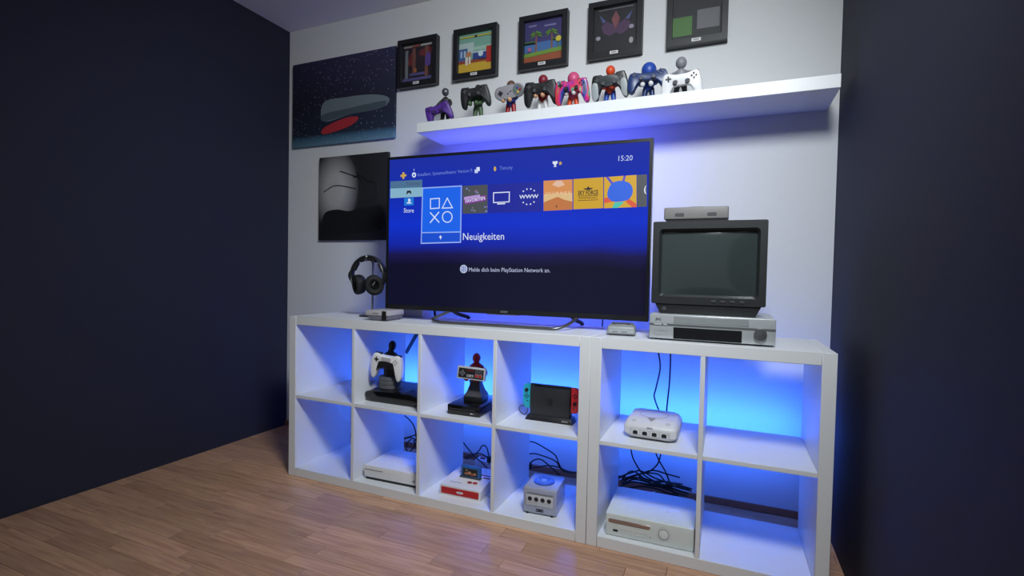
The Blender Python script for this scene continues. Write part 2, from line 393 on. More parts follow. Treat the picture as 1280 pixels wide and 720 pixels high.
stroke('circle_symbol', [s6(450+36*math.cos(2*PI*k/28), 487-40*math.sin(2*PI*k/28)) for k in range(28)], 1.4, E_sym)
for a, c in (((321, 453), (390, 529)), ((389, 449), (321, 531))):
    dx, dy = 5, 3.5; sgn = 1 if c[0] > a[0] else -1
    ui('cross_symbol', [s6(a[0]-sgn*0+dx*sgn*.6, a[1]-dy*.9), s6(c[0]+dx*.6*sgn, c[1]-dy*.9), s6(c[0]-dx*.6*sgn, c[1]+dy*.9), s6(a[0]-dx*.6*sgn, a[1]+dy*.9)], E_sym, 3 if sgn > 0 else 4)
ui('arrow_icon', [s6(399, 623), s6(410, 641), s6(404, 642), s6(400, 659), s6(395, 642), s6(388, 642)], E_white, 3)
uitext('Neuigkeiten', 578.6, 630, 296.2, 14.5, E_white, dv=-.6)
# tiles
quad('favourites_tile', 578.2, 232.3, 609.4, 267.2, E_grey, 1, dl=-1.7, dr=-.9)
ui('favourites_banner', [(579.6, 248.2), (606.8, 243.8), (607.8, 250.4), (581, 255.4)], E_mag, 2)
ui('favourites_banner', [(579.8, 246.4), (599.6, 243), (600, 246), (580, 249.6)], emis('ui_lilac', (182, 150, 214)), 3)
uitext('FAVORITEN', 581.8, 606.4, 251.9, 6.8, E_white, 4, bold=.0003, dv=-4.3)
for k in range(14):
    u = 581 + random.random()*26; v = random.choice((235 + random.random()*6, 257 + random.random()*7)); a = 1+random.random()*1.4
    ui('favourites_shape', [(u, v), (u+a, v-.9), (u+a+.6, v+.9), (u+.5, v+1.4)], random.choice((E_dim, emis('ui_mauve', (128, 104, 138)), emis('ui_grey_light', (120, 124, 130)))), 2)
quad('tv_tile', 609.9, 230.6, 643.6, 266.4, E_navy, 1, dl=-1.6, dr=-1)
stroke('tv_icon', [(616.8, 241), (636.6, 240), (636.4, 252.2), (616.8, 253.2)], 1.2, E_white)
quad('tv_icon', 621.4, 254.2, 631.4, 255.6, E_white, 3, dl=-.5, dr=-.5)
quad('www_tile', 644, 229, 677.6, 265.3, E_navy, 1, dl=-1.7, dr=-1.2)
uitext('WWW', 649, 673, 246.4, 7.2, E_white, bold=.0004, dv=-1)
for x_, y_ in ((577, 302), (607, 284), (641, 282), (670, 297), (576, 398), (605, 414), (638, 412), (668, 394)):
    ui('www_dot', disc(570 + x_/6.857, 195 + y_/6.857, .9, 1, 8), E_white, 3)
quad('desert_tile', 679.3, 225.9, 715.4, 263.6, E_org, 1, dl=-1.8, dr=-1.7, label='orange tile with a sand hill')
ui('sand_hill', [(679.4, 253), (687, 249.8), (697, 246), (705, 249.6), (715.3, 252), (715.4, 261.8), (679.4, 263.5)], emis('ui_dune', (192, 116, 58)), 2)
ui('sky_patch', [(679.5, 243), (715.3, 241), (715.3, 252), (705, 249.6), (697, 246), (687, 249.8), (679.5, 253)], E_sand, 2)
ui('pale_glow', [(690, 231), (695, 226), (702, 225.6), (706, 231), (698, 234)], emis('ui_pale_glow', (226, 186, 160)), 2)
ui('wanderer', [(694.6, 259), (695.6, 255.8), (696.6, 259)], E_dark, 3)
uitext('JOURNEY', 681.4, 713.6, 241.9, 5, emis('ui_pale_text', (240, 214, 184)), 4, spacing=1.3, dv=-1)
quad('yellow_tile', 716.6, 223.8, 754, 261.6, E_yel, 1, dl=-2.4, dr=-1.5)
uitext('SKY FORCE', 722.4, 747.6, 241.6, 8.2, E_dark, 3, bold=.0006, dv=-1)
uitext('ANNIVERSARY', 723, 747, 247.8, 4, E_dark, 3, dv=-.8)
quad('tile_rule', 722.4, 244.9, 747.8, 245.5, E_dark, 3, dl=-1, dr=-1); quad('tile_rule', 722.4, 250.4, 747.8, 251, E_dark, 3, dl=-1, dr=-1)
ui('wing_emblem', [(728.6, 235.6), (733.6, 235.2), (735.2, 232.6), (736.8, 235), (741.6, 234.6), (738.6, 236.8), (735.2, 237.6), (731.6, 237)], E_dark, 3)
quad('sunburst_tile', 755, 221.3, 795.6, 260.3, emis('ui_warm_yellow', (212, 166, 26)), 1, dl=-2.8, dr=-1.5, label='yellow tile with a rounded blue patch and coloured rays')
ui('sunburst_ray', [(757, 221.3), (760.6, 221), (773, 236), (770, 238)], emis('ui_violet', (88, 76, 190)), 2)
ui('sunburst_ray', [(779.4, 219.7), (782.6, 219.4), (778, 236), (775, 236)], emis('ui_violet', (88, 76, 190)), 2)
ui('sunburst_ray', [(786, 248), (795.4, 255), (795.4, 259), (790, 259), (782, 252)], E_redo, 2)
ui('sunburst_ray', [(768, 253), (780, 252), (777, 256), (771.5, 260), (765, 260)], E_turq, 2)
ui('sunburst_ray', [(755.2, 247.5), (764, 246), (766, 252), (755.2, 254)], E_redo, 2)
ui('blue_patch', catmull([(759, 243), (764, 230), (775, 226), (787, 229), (791, 239), (786, 249), (774, 252), (764, 251)], 5), E_sblue, 3)
quad('dark_tile', 796.2, 218.6, 808.6, 258.7, E_grey, 1, dl=-.7, dr=-.5)
ui('crescent_mark', [(808.3, 231.6), (806.2, 233), (805, 237), (805.6, 241), (808.2, 243), (806.9, 240), (806.6, 236), (807.2, 233.4)], E_white, 2)
# lower message
ui('globe_icon', disc(579.4, 336.2, 4.6, 5.2), E_text)
for k in (-2, 0, 2): quad('globe_line', 574.8+abs(k)*.5, 336+k*1.2, 584-abs(k)*.5, 336.5+k*1.2, emis('ui_globe_line', (40, 48, 110)), 2)
for k in (-2, 0, 2): quad('globe_line', 579.2+k*1.0, 331.6+abs(k)*.4, 579.7+k*1.0, 341-abs(k)*.4, emis('ui_globe_line', (40, 48, 110)), 2)
uitext('Melde dich beim PlayStation Network an.', 586, 687.6, 337.2, 8.2, emis('ui_message', (186, 192, 226)), dv=1)
# stand: two looped metal feet joined by a front bar
fl = Vector((tvl(553, 391)[0], .0, .004)); fr = Vector((tvl(716, 398)[0], 0, .004)); zb = -TVc.z + KH
yf = -.085; path = catmull([(fl.x+.035, .02, .004), (fl.x+.012, -.02, -.012), (fl.x-.012, yf+.02, zb+.016), (fl.x+.03, yf, zb+.0075), (fl.x+.08, yf, zb+.0065), ((fl.x+fr.x)/2, yf, zb+.0065),
       (fr.x-.1, yf, zb+.0065), (fr.x-.05, yf+.004, zb+.0075), (fr.x-.015, yf+.03, zb+.02), (fr.x+.01, -.01, -.008), (fr.x+.015, .02, .004)], 8, False)
G().tube(path, .0065, 10).build('front_foot', mat('stand_metal', (110, 110, 112), .28, .8), tv)
for x, s_ in ((fl.x+.04, 1), (fr.x-.008, .6)):
    G().tube(catmull([(x, .018, .004), (x+.012*s_, .05, -.012), (x+.032*s_, .11, zb+.018), (x+.036*s_, .118, zb+.0085)], 6, False), .0085, 10).build('rear_foot', mat('stand_dark', (38, 38, 46), .35, .3), tv)

# ------------------------------------------------------------------ framed shadow boxes
M_frame = mat('black_frame_wood', (20, 21, 25), .45, 0, .12, 30, .1)
def flat(c, key=None): return mat(key or 'print_%d_%d_%d' % c, c, .6, 0, .04)
def picture(label, xc, z0, z1, wd, bg, shapes, art='art_panel'):
    t = thing('framed_picture', label, 'picture', (xc, WY, z0), 0, 'black shadow box frames on the white wall')
    D = .036; h = z1-z0; bw = .024
    o = [(-wd/2, 0), (wd/2, 0), (wd/2, h), (-wd/2, h)]; i_ = [(-wd/2+bw, bw+.006), (wd/2-bw, bw+.006), (wd/2-bw, h-bw), (-wd/2+bw, h-bw)]
    G().ring(o, i_, -D, 0).build('frame', M_frame, t)
    G().ring([(-wd/2+.002, .002), (wd/2-.002, .002), (wd/2-.002, h-.002), (-wd/2+.002, h-.002)], i_, -D-.0015, -D).build('frame_lip', M_frame, t)
    a = G().box(-wd/2+bw, -.012, bw+.006, wd/2-bw, -.002, h-bw).build(art, flat(bg), t)
    aw, ah = wd-2*bw, h-2*bw-.006; ax, az = -wd/2+bw, bw+.006
    for lev, nm, c, pts in shapes:
        q = [(ax+aw*min(max(x, 0), 1), az+ah*min(max(z, 0), 1)) for x, z in pts]
        G().prism(q, -.012-.0015*lev, -.0121-.0015*(lev-1)).build(nm, flat(c), a)
    G().box(-wd/2+bw-.003, -.030, bw+.003, wd/2-bw+.003, -.0285, h-bw+.003).build('glass_pane', M_glass, t)
    G().box(-.019, -D-.003, .010, .019, -D-.001, .024, .0004, 1).build('name_plate', mat('plate_white', (208, 208, 206), .5), t)
    G().box(-.012, -D-.0034, .0145, .012, -D-.003, .0195).build('plate_print', M_gry, t)
    return t
def R4(x0, z0, x1, z1): return [(x0, z0), (x1, z0), (x1, z1), (x0, z1)]
FZ0, FZ1 = 2.0, 2.261
picture('black framed picture of dark hall with grey and brown pillars above violet floor', -1.138, FZ0, FZ1, .25, (30, 20, 28), [
    (1, 'red_cloud', (104, 30, 34), catmull([(.15, .5), (.3, .45), (.42, .62), (.3, .78), (.2, .72)], 4)), (1, 'red_cloud', (104, 30, 34), catmull([(.5, .72), (.7, .66), (.95, .76), (.85, .88), (.6, .84)], 4)),
    (2, 'grey_pillar', (112, 116, 122), R4(.07, .12, .16, .86)), (2, 'brown_pillar', (112, 70, 58), R4(.3, .2, .4, .9)), (2, 'brown_pillar', (112, 70, 58), R4(.7, .12, .8, .9)),
    (3, 'violet_floor', (82, 78, 128), R4(0, 0, 1, .12)), (3, 'violet_ledge', (82, 78, 128), R4(.22, .17, .7, .24)), (3, 'violet_cloak', (88, 62, 140), catmull([(.72, .42), (.86, .4), (.88, .66), (.8, .74), (.72, .62)], 4)),
    (3, 'orange_block', (168, 96, 52), R4(.36, .26, .44, .36)), (3, 'score_strip', (150, 138, 132), R4(.03, .92, .3, .97)), (3, 'score_strip', (146, 66, 48), R4(.32, .92, .52, .97)), (3, 'score_strip', (170, 170, 170), R4(.56, .92, .92, .97))])
picture('black framed picture of harbour with green sky, blue boat and yellow ground', -.785, FZ0, FZ1, .25, (120, 166, 148), [
    (1, 'pale_cloud', (176, 194, 190), R4(0, .5, .42, .78)), (1, 'pale_cloud', (158, 190, 172), R4(.42, .56, 1, .66)), (2, 'blue_house', (58, 92, 146), R4(0, .34, .25, .64)), (3, 'house_window', (170, 190, 206), R4(.05, .42, .1, .58)), (3, 'house_window', (170, 190, 206), R4(.15, .42, .2, .58)),
    (2, 'blue_boat', (42, 62, 134), [(.4, .34), (1, .3), (1, .56), (.42, .5)]), (3, 'boat_rail', (190, 198, 206), R4(.42, .5, .95, .53)), (2, 'red_ground_edge', (140, 62, 40), R4(0, .24, 1, .34)), (3, 'yellow_ground', (196, 160, 48), R4(0, 0, 1, .26)),
    (3, 'energy_bar', (206, 186, 44), R4(.04, .9, .45, .93)), (3, 'energy_bar', (206, 186, 44), R4(.53, .9, .95, .93)), (3, 'bar_mark', (40, 26, 22), R4(.46, .89, .52, .94)),
    (4, 'white_block', (214, 206, 196), R4(.2, .22, .27, .42)), (4, 'white_block', (214, 206, 196), R4(.3, .24, .35, .42)), (4, 'tan_block', (186, 122, 84), R4(.22, .42, .36, .54)), (4, 'red_block', (172, 38, 32), R4(.8, .22, .95, .62)), (4, 'pale_disc', (196, 214, 224), disc(.64, .46, .07, .07, 16))])
def palm(x, z):
    s = [(2, 'palm_trunk', (130, 84, 54), [(x-.02, z-.42), (x+.025, z-.42), (x+.015, z), (x-.012, z)])]
    for a in (-20, 25, 70, 115, 160, 205):
        a = math.radians(a); s.append((3, 'palm_leaf', (88, 128, 52), [(x, z+.02), (x+.1*math.cos(a)-.03*math.sin(a), z+.07*math.sin(a)+.03), (x+.18*math.cos(a), z+.12*math.sin(a)-.05), (x+.08*math.cos(a), z+.05*math.sin(a)-.03)]))
    return s
picture('black framed picture of two green palms by blue water under purple sky', -.412, FZ0, FZ1, .25, (56, 50, 104), [
    (1, 'cloud', (120, 116, 158), R4(.1, .88, .3, .92)), (1, 'cloud', (120, 116, 158), R4(.5, .84, .8, .88)), (1, 'water', (62, 104, 158), R4(0, .28, 1, .5)), (1, 'green_hedge', (52, 92, 48), R4(0, .46, .3, .54)), (1, 'green_hedge', (52, 92, 48), R4(.7, .48, 1, .56)),
    (4, 'grass_bank', (104, 140, 52), [(0, .16), (1, .22), (1, .32), (.5, .28), (0, .25)]), (3, 'brown_earth', (146, 74, 44), [(0, 0), (1, 0), (1, .24), (0, .18)]), (5, 'flower', (206, 184, 60), disc(.88, .5, .07, .07, 10)), (5, 'flower_stem', (70, 110, 50), R4(.87, .3, .89, .45)), (5, 'flower', (166, 90, 130), disc(.14, .34, .05, .05, 10))]
    + palm(.3, .68) + palm(.7, .68))
wing = [(.5, .42), (.36, .36), (.22, .44), (.16, .6), (.3, .7), (.4, .62), (.5, .7), (.6, .62), (.7, .7), (.84, .6), (.78, .44), (.64, .36)]
picture('black framed picture with dark purple winged shape on black ground', -.06, FZ0, FZ1, .25, (22, 22, 28), [
    (1, 'purple_wing', (72, 46, 76), wing), (2, 'maroon_core', (118, 66, 70), [(.5, .5), (.4, .72), (.5, .9), (.6, .72)]), (2, 'blue_spike', (76, 84, 128), [(.2, .66), (.12, .86), (.28, .7)]), (2, 'blue_spike', (76, 84, 128), [(.8, .66), (.88, .86), (.72, .7)]),
    (2, 'pale_mark', (148, 140, 156), disc(.1, .34, .06, .05, 6)), (2, 'pale_mark', (148, 140, 156), disc(.86, .5, .06, .05, 6)), (2, 'pale_mark', (158, 150, 150), disc(.86, .2, .05, .07, 8)), (1, 'score_strip', (120, 120, 124), R4(.1, .95, .9, .965)), (1, 'score_strip', (120, 120, 124), R4(.1, .03, .9, .045))])
picture('black framed picture of dark scene with green patch beyond the winged shape one', .296, FZ0, FZ1, .25, (34, 36, 40), [
    (1, 'green_patch', (72, 112, 56), R4(0, .1, .4, .5)), (1, 'grey_patch', (104, 104, 108), R4(.5, .2, .95, .6))])

# ------------------------------------------------------------------ canvas prints
def canvas(label, x0, x1, z0, z1, m):
    t = thing('canvas_print', label, 'canvas', ((x0+x1)/2, WY, z0), 0)
    p = G().box(-(x1-x0)/2, -.022, 0, (x1-x0)/2, -.001, z1-z0, .003, 2).build('canvas_cloth', m, t)
    return t, p
m1 = bpy.data.materials.new('starry_print'); m1.use_nodes = True; n = m1.node_tree.nodes; L = m1.node_tree.links; b = n['Principled BSDF']; b.inputs['Roughness'].default_value = .7
tc = n.new('ShaderNodeTexCoord'); sp = n.new('ShaderNodeSeparateXYZ'); L.new(tc.outputs['Object'], sp.inputs[0])
mr = n.new('ShaderNodeMapRange'); mr.inputs[2].default_value = .504; L.new(sp.outputs[2], mr.inputs[0])
rp = ramp_node(n, [(0, (96, 132, 146)), (.08, (60, 98, 120)), (.13, (22, 34, 54)), (.5, (22, 24, 44)), (1, (40, 38, 72))]); L.new(mr.outputs[0], rp.inputs[0])
vo = n.new('ShaderNodeTexVoronoi'); vo.inputs['Scale'].default_value = 60; L.new(tc.outputs['Object'], vo.inputs['Vector'])
lt = n.new('ShaderNodeMath'); lt.operation = 'LESS_THAN'; lt.inputs[1].default_value = .13; L.new(vo.outputs['Distance'], lt.inputs[0])
mx = n.new('ShaderNodeMix'); mx.data_type = 'RGBA'; L.new(lt.outputs[0], mx.inputs[0]); L.new(rp.outputs[0], mx.inputs[6]); mx.inputs[7].default_value = lin((170, 176, 196))
L.new(mx.outputs[2], b.inputs['Base Color'])
t, p1 = canvas('starry night canvas print with a grey disc shape over a pale horizon', -2.05, -1.288, 1.738, 2.246, m1)
def c1(u, v): q = onY(u, v, WY-.022); return (q.x - (-2.05-1.288)/2, q.z - 1.738)
G().prism(catmull([c1(487, 125), c1(482, 120), c1(464, 118), c1(436, 121), c1(405, 128), c1(405, 152), c1(438, 143), c1(466, 138), c1(480, 133)], 6), -.0232, -.0221).build('grey_disc_shape', flat((106, 118, 124)), p1)
G().prism(catmull([c1(482, 126), c1(464, 129), c1(438, 135), c1(405, 143), c1(405, 152), c1(438, 143), c1(466, 138), c1(480, 133)], 6), -.0238, -.0233).build('disc_shadow_side', flat((70, 82, 90)), p1)
G().prism(catmull([c1(447, 146), c1(445, 152), c1(432, 160), c1(405, 168), c1(405, 160), c1(430, 148)], 6), -.0238, -.0221).build('red_patch', flat((168, 44, 52)), p1)
m2 = bpy.data.materials.new('moonlit_print'); m2.use_nodes = True; n = m2.node_tree.nodes; L = m2.node_tree.links; b = n['Principled BSDF']; b.inputs['Roughness'].default_value = .65
tc = n.new('ShaderNodeTexCoord'); mp = n.new('ShaderNodeMapping'); mp.inputs['Location'].default_value = (.13*4.6, 0, -.30*3.4); mp.inputs['Scale'].default_value = (4.6, 0, 3.4); L.new(tc.outputs['Object'], mp.inputs['Vector'])
gd = n.new('ShaderNodeTexGradient'); gd.gradient_type = 'SPHERICAL'; L.new(mp.outputs[0], gd.inputs['Vector'])
rp = ramp_node(n, [(.0, (22, 22, 26)), (.18, (30, 30, 34)), (.42, (128, 128, 130)), (.7, (176, 176, 176))]); L.new(gd.outputs['Fac'], rp.inputs[0]); L.new(rp.outputs[0], b.inputs['Base Color'])
t, p2 = canvas('black and white canvas print with pale round glow and dark twigs', -1.83, -1.3255, 1.167, 1.663, m2)
def c2(u, v): q = onY(u, v, WY-.022); return Vector((q.x - (-1.83-1.3255)/2, -.0222, q.z - 1.167))
M_ink = flat((14, 14, 17))
for pts in ([(442, 222), (450, 219), (458, 225), (468, 228), (472, 240), (466, 250)], [(445, 215), (450, 222), (455, 232)], [(425, 214), (440, 219), (452, 224)], [(405, 240), (420, 232), (445, 236)]):
    G().tube([c2(*p) for p in catmull(pts, 5, False)], .003, 6).build('dark_twig', M_ink, p2)
g = G(); q = [c2(*p) for p in catmull([(405, 268), (420, 262), (436, 264), (446, 261), (460, 259), (478, 258), (478, 285), (440, 292), (405, 292)], 4)]
g.prism([(v.x, v.z) for v in q], -.0232, -.0221).build('dark_bank', M_ink, p2)
for k in range(9): G().tube([c2(448+k*3.6, 262), c2(449+k*3.6+random.random()*2, 244+random.random()*10)], [.0025, .0008], 5).build('dark_reed', M_ink, p2)

# ------------------------------------------------------------------ game controllers and the small figures holding them
HALF = [(0, .40), (.3, .41), (.5, .47), (.7, .50), (.86, .42), (.95, .12), (1.0, -.32), (.98, -.68), (.85, -.87), (.70, -.80), (.575, -.50), (.44, -.25), (.25, -.17)]
def pad_outline(hw, fat=1.0):
    o = HALF + [(0, -.17)] + [(-x, z) for x, z in HALF[:0:-1]]
    return [(p[0]*hw, p[1]*hw*fat) for p in catmull(o, 4)]
def gamepad(label, loc, rot, hw, body, stick=M_blk, grip=None, face=None, fat=1.0, group='game controllers held up on the floating shelf', th=.036, btn=None):
    t = thing('game_controller', label, 'controller', loc, 0, group, rot)
    G().puff(pad_outline(hw, fat), -th/2, th/2, .012).build('shell', body, t, angle=60)
    f = -th/2
    if face: G().prism([(p[0]*.55*hw, (p[1]*.28+.12)*hw) for p in disc(0, 0, 1, 1, 24)], f-.0015, f+.003, .001, 2).build('face_plate', face, t)
    if grip:
        for s in (-1, 1):
            q = [(.60, .05), (.88, .12), (.985, -.3), (.97, -.68), (.85, -.86), (.70, -.79), (.58, -.5)]
            G().puff([(s*p[0]*hw*1.012, p[1]*hw*fat) for p in catmull(q, 4)], f-.0012, th/2+.0012, .011).build('grip', grip, t)
    for s in (-1, 1):
        sx = s*.3*hw
        G().lathe([(.0, .009), (.0075, .009), (.008, .007), (.004, .005), (.004, 0), (.0105, 0), (.0105, -.002), (0, -.002)], (0, 0, 0), 16, M=Matrix.Translation((sx, f, -.0*hw)) @ Matrix.Rotation(PI/2, 4, 'X')).build('thumb_stick', stick, t)
        G().prism(rrect(s*.62*hw-.018, .40*hw*fat, s*.62*hw+.018, .505*hw*fat, .0025), -.004, th/2-.004, .002).build('shoulder_button', stick, t)
    g = G(); d = .0045; cx, cz = -.62*hw, .22*hw
    g.box(cx-3*d*.8, f-.002, cz-d*.7, cx+3*d*.8, f+.004, cz+d*.7, .0006, 1); g.box(cx-d*.7, f-.0021, cz-3*d*.8, cx+d*.7, f+.004, cz+3*d*.8, .0006, 1); g.build('direction_pad', stick, t)
    for k in range(4):
        a = k*PI/2; G().cyl((.62*hw+.0085*math.cos(a), f+.003, .22*hw+.0085*math.sin(a)), (.62*hw+.0085*math.cos(a), f-.0028, .22*hw+.0085*math.sin(a)), .0036, n=10).build('face_button', btn or stick, t)
    return t
def figurine(label, x, y, z, H, head, body, legs, hand, hr=.019, tilt=0, hx=0, lean=0):
    """plain smooth mannequin figure without face, on a small foot pair"""
    t = thing('figurine', label, 'figurine', (x, y, z), tilt, 'plain figures on the floating shelf')
    g = G()
    for s in (-1, 1):
        g.tube(catmull([(s*.012, 0, .36*H), (s*.016, 0, .2*H), (s*.018, 0, .03*H)], 4, False), [.0125, .012, .0118, .0112, .0105, .0098, .0092, .009, .009], 10)
        g.ell((s*.018, -.006, .0075), (.010, .016, .0075), n=12)
    g.build('legs', legs, t)
    g = G(); g.lathe([(.012, .30*H), (.02, .34*H), (.023, .44*H), (.026, .58*H), (.024, .66*H), (.012, .71*H), (.008, .74*H)], (0, 0, 0), 20, .75)
    for s in (-1, 1): g.tube(catmull([(s*.024, 0, .63*H), (s*.036, -.012, .52*H), (s*.026, -.032, .42*H), (s*.016, -.046, .40*H)], 4, False), .0085, 10)
    g.build('body', body, t)
    for s in (-1, 1): G().ell((s*.017, -.052, .39*H), (.0105, .014, .0115), n=12).build('hand', hand, t)
    G().ell((hx, -.002, .86*H), (hr, hr, hr*1.1), n=20).build('head', head, t)
    return t
FY = .40
def fig_at(u, *a, **k): pass
M_helm = mat('helmet_grey', (96, 98, 104), .3, .5)
# positions come from the photo column of each figure at the depth of the floating shelf
def fx(u, v): return onY(u, v, FY)
def pad_at(u, v): p = onY(u, v, FY-.055); return (p.x, p.y, p.z)
figurine('dark grey figure with metallic head behind the violet controller', fx(557, 120).x, FY, ST, .19, M_helm, mat('charcoal_paint', (44, 42, 48), .6), mat('charcoal_paint', (44, 42, 48), .6), M_dgry, .018)
figurine('olive green figure with dark head behind a black controller', fx(598, 120).x, FY, ST, .185, mat('dark_hair_paint', (40, 36, 36), .5), M_green, M_green, M_green, .016)
figurine('red and blue figure with dark head behind the grey rounded controller', fx(639, 115).x, FY, ST, .175, mat('brown_head_paint', (92, 62, 50), .5), M_blue, M_dred, M_skin, .021)
figurine('white-legged figure with deep red head behind the large black controller', fx(679, 110).x, FY, ST, .18, mat('crimson_paint', (120, 26, 44), .45), M_dred, mat('white_paint', (206, 204, 204), .5), M_skin, .022)
figurine('pink figure with white hands behind the rainbow controller', fx(717, 105).x, FY, ST, .165, M_pink, M_pink, M_org, M_wht, .027)
figurine('orange figure in blue trousers behind the grey-gripped controller', fx(763, 100).x, FY, ST, .18, M_org, M_org, M_blue, M_org, .02)
figurine('blue figure with white hands behind the dark blue controller', fx(811, 98).x, FY, ST, .155, M_blue, M_blue, M_dblue, M_wht, .031)
figurine('slate figure behind the white controller at the shelf', fx(851, 98).x, FY, ST, .17, M_gry, M_gry, M_dgry, M_wht, .022)
gamepad('violet controller tilted beside the metallic-headed figure', pad_at(548, 139), (.2, -.32, .25), .066, M_purp, mat('dark_violet', (50, 24, 90), .4))
gamepad('black controller in front of the olive green figure', pad_at(594, 118), (.2, -.12, .2), .072, M_blk, M_dgry)
# grey dog-bone controller
def dogbone(hw, r, bar):
    o = []
    for k in range(13): a = math.radians(-130+k*260/12); o.append((hw-r+r*math.cos(a), r*math.sin(a)))
    for k in range(13): a = math.radians(50+k*260/12); o.append((-hw+r+r*math.cos(a), r*math.sin(a)))
    return o
t = thing('game_controller', 'grey rounded controller with coloured buttons in front of the red and blue figure', 'controller', pad_at(637, 115), 0, 'game controllers held up on the floating shelf', (.2, -.16, .15))
G().prism(dogbone(.071, .0305, .024), -.011, .011, .006, 3).build('shell', mat('retro_grey', (132, 130, 136), .5), t)
G().prism(disc(.041, 0, .0245, None, 28), -.0125, -.010, .0008, 1).build('button_field', mat('field_grey', (92, 96, 98), .5), t)
for (x, z, c) in ((.052, 0, M_dred), (.041, .010, mat('button_blue', (60, 66, 140), .4)), (.041, -.010, mat('button_yellow', (196, 160, 60), .4)), (.030, 0, mat('button_green', (70, 120, 86), .4))):
    G().cyl((x, -.012, z), (x, -.0155, z), .0052, n=14).build('face_button', c, t)
g = G(); g.box(-.052, -.0145, -.004, -.030, -.010, .004, .0008, 1); g.box(-.045, -.0146, -.011, -.037, -.010, .011, .0008, 1); g.build('direction_pad', M_blk, t)
for x in (-.014, .002): G().box(x, -.0135, -.006, x+.010, -.010, -.001, .001, 2, M=Matrix.Rotation(-.5, 4, 'Y')).build('menu_button', M_dgry, t)
gamepad('large black controller in front of the red-headed figure', pad_at(676, 113), (.2, -.05, .1), .078, M_blk, M_dgry)
# rainbow controller material
mr_ = bpy.data.materials.new('rainbow_print'); mr_.use_nodes = True; n = mr_.node_tree.nodes; L = mr_.node_tree.links; b = n['Principled BSDF']; b.inputs['Roughness'].default_value = .3
tc = n.new('ShaderNodeTexCoord'); mp = n.new('ShaderNodeMapping'); mp.inputs['Scale'].default_value = (22, 4, 9); mp.inputs['Rotation'].default_value = (0, .7, 0); L.new(tc.outputs['Object'], mp.inputs['Vector'])
nz = n.new('ShaderNodeTexNoise'); nz.inputs['Scale'].default_value = 1.4; nz.inputs['Detail'].default_value = 1; L.new(mp.outputs[0], nz.inputs['Vector'])
rp = ramp_node(n, [(.3, (20, 20, 24)), (.42, (40, 60, 150)), (.5, (196, 36, 120)), (.57, (200, 60, 60)), (.62, (60, 170, 140)), (.7, (120, 60, 150))]); L.new(nz.outputs['Fac'], rp.inputs[0]); L.new(rp.outputs[0], b.inputs['Base Color'])
gamepad('rainbow printed controller in front of the pink figure', pad_at(715, 111), (.2, -.06, .1), .076, mr_, M_blk)
gamepad('black controller with pale grey grips in front of the orange figure', pad_at(762, 104), (.2, -.08, .05), .078, M_blk, M_dgry, grip=mat('pale_grip', (146, 152, 154), .45), face=mat('face_darkgrey', (52, 56, 60), .5))
gamepad('dark blue controller in front of the blue figure', pad_at(810, 99), (.0, -.05, .05), .083, M_dblue, mat('navy_stick', (20, 30, 64), .4), fat=.72)
gamepad('white controller in front of the slate figure', pad_at(852, 103), (.2, -.05, 0), .078, M_wht, M_dgry)

# ------------------------------------------------------------------ things on top of the shelf units
KT = KH
# headphone stand and headphones
hx, hy = -1.150, .215
t = thing('headphone_stand', 'slim metal headphone stand on a dark round foot', 'stand', (hx, hy, KT))
G().lathe([(.0, 0), (.062, 0), (.064, .003), (.062, .006), (.012, .009), (0, .009)], n=36).build('foot', M_blk, t)
G().cyl((0, 0, .008), (0, 0, .262), .0052, n=14).build('pole', M_steel, t)
G().tube(catmull([(0, .0, .258), (0, -.01, .274), (0, -.035, .278), (0, -.052, .274), (0, -.056, .281)], 5, False), .006, 10).build('hook', M_steel, t)
hc = onY(460.2, 344, hy-.04)
t = thing('headphones', 'black over-ear headphones hanging on the metal stand', 'headphones', (hc.x, hc.y, hc.z), .1)
M_pad = mat('black_foam', (17, 17, 20), .75, 0, .2, 90, .3); M_hp = mat('headphone_plastic', (24, 25, 27), .35)
def arc_band(name, m, r0, a0, a1, rr, wy, step=8, swell=0):
    rings = []; A = list(range(a0, a1+1, step))
    for i, a in enumerate(A):
        c = Vector((r0*math.cos(math.radians(a)), 0, r0*math.sin(math.radians(a)))); dn = c.normalized(); k2 = rr*(1 + swell*math.sin(PI*i/(len(A)-1)))
        rings.append([c + dn*(k2*math.cos(2*PI*k/12)) + Vector((0, wy, 0))*math.sin(2*PI*k/12) for k in range(12)])
    G().loft(rings).build(name, m, t)
arc_band('headband', M_hp, .090, -30, 210, .0075, .017)
arc_band('head_cushion', M_pad, .079, 58, 122, .006, .016, 8, .5)
arc_band('side_cushion', M_pad, .080, 12, 46, .005, .015, 6, .7); arc_band('side_cushion', M_pad, .080, 134, 168, .005, .015, 6, .7)
G().ell((0, -.017, .090), (.0055, .003, .0055), n=12).build('round_badge', M_lgry, t)
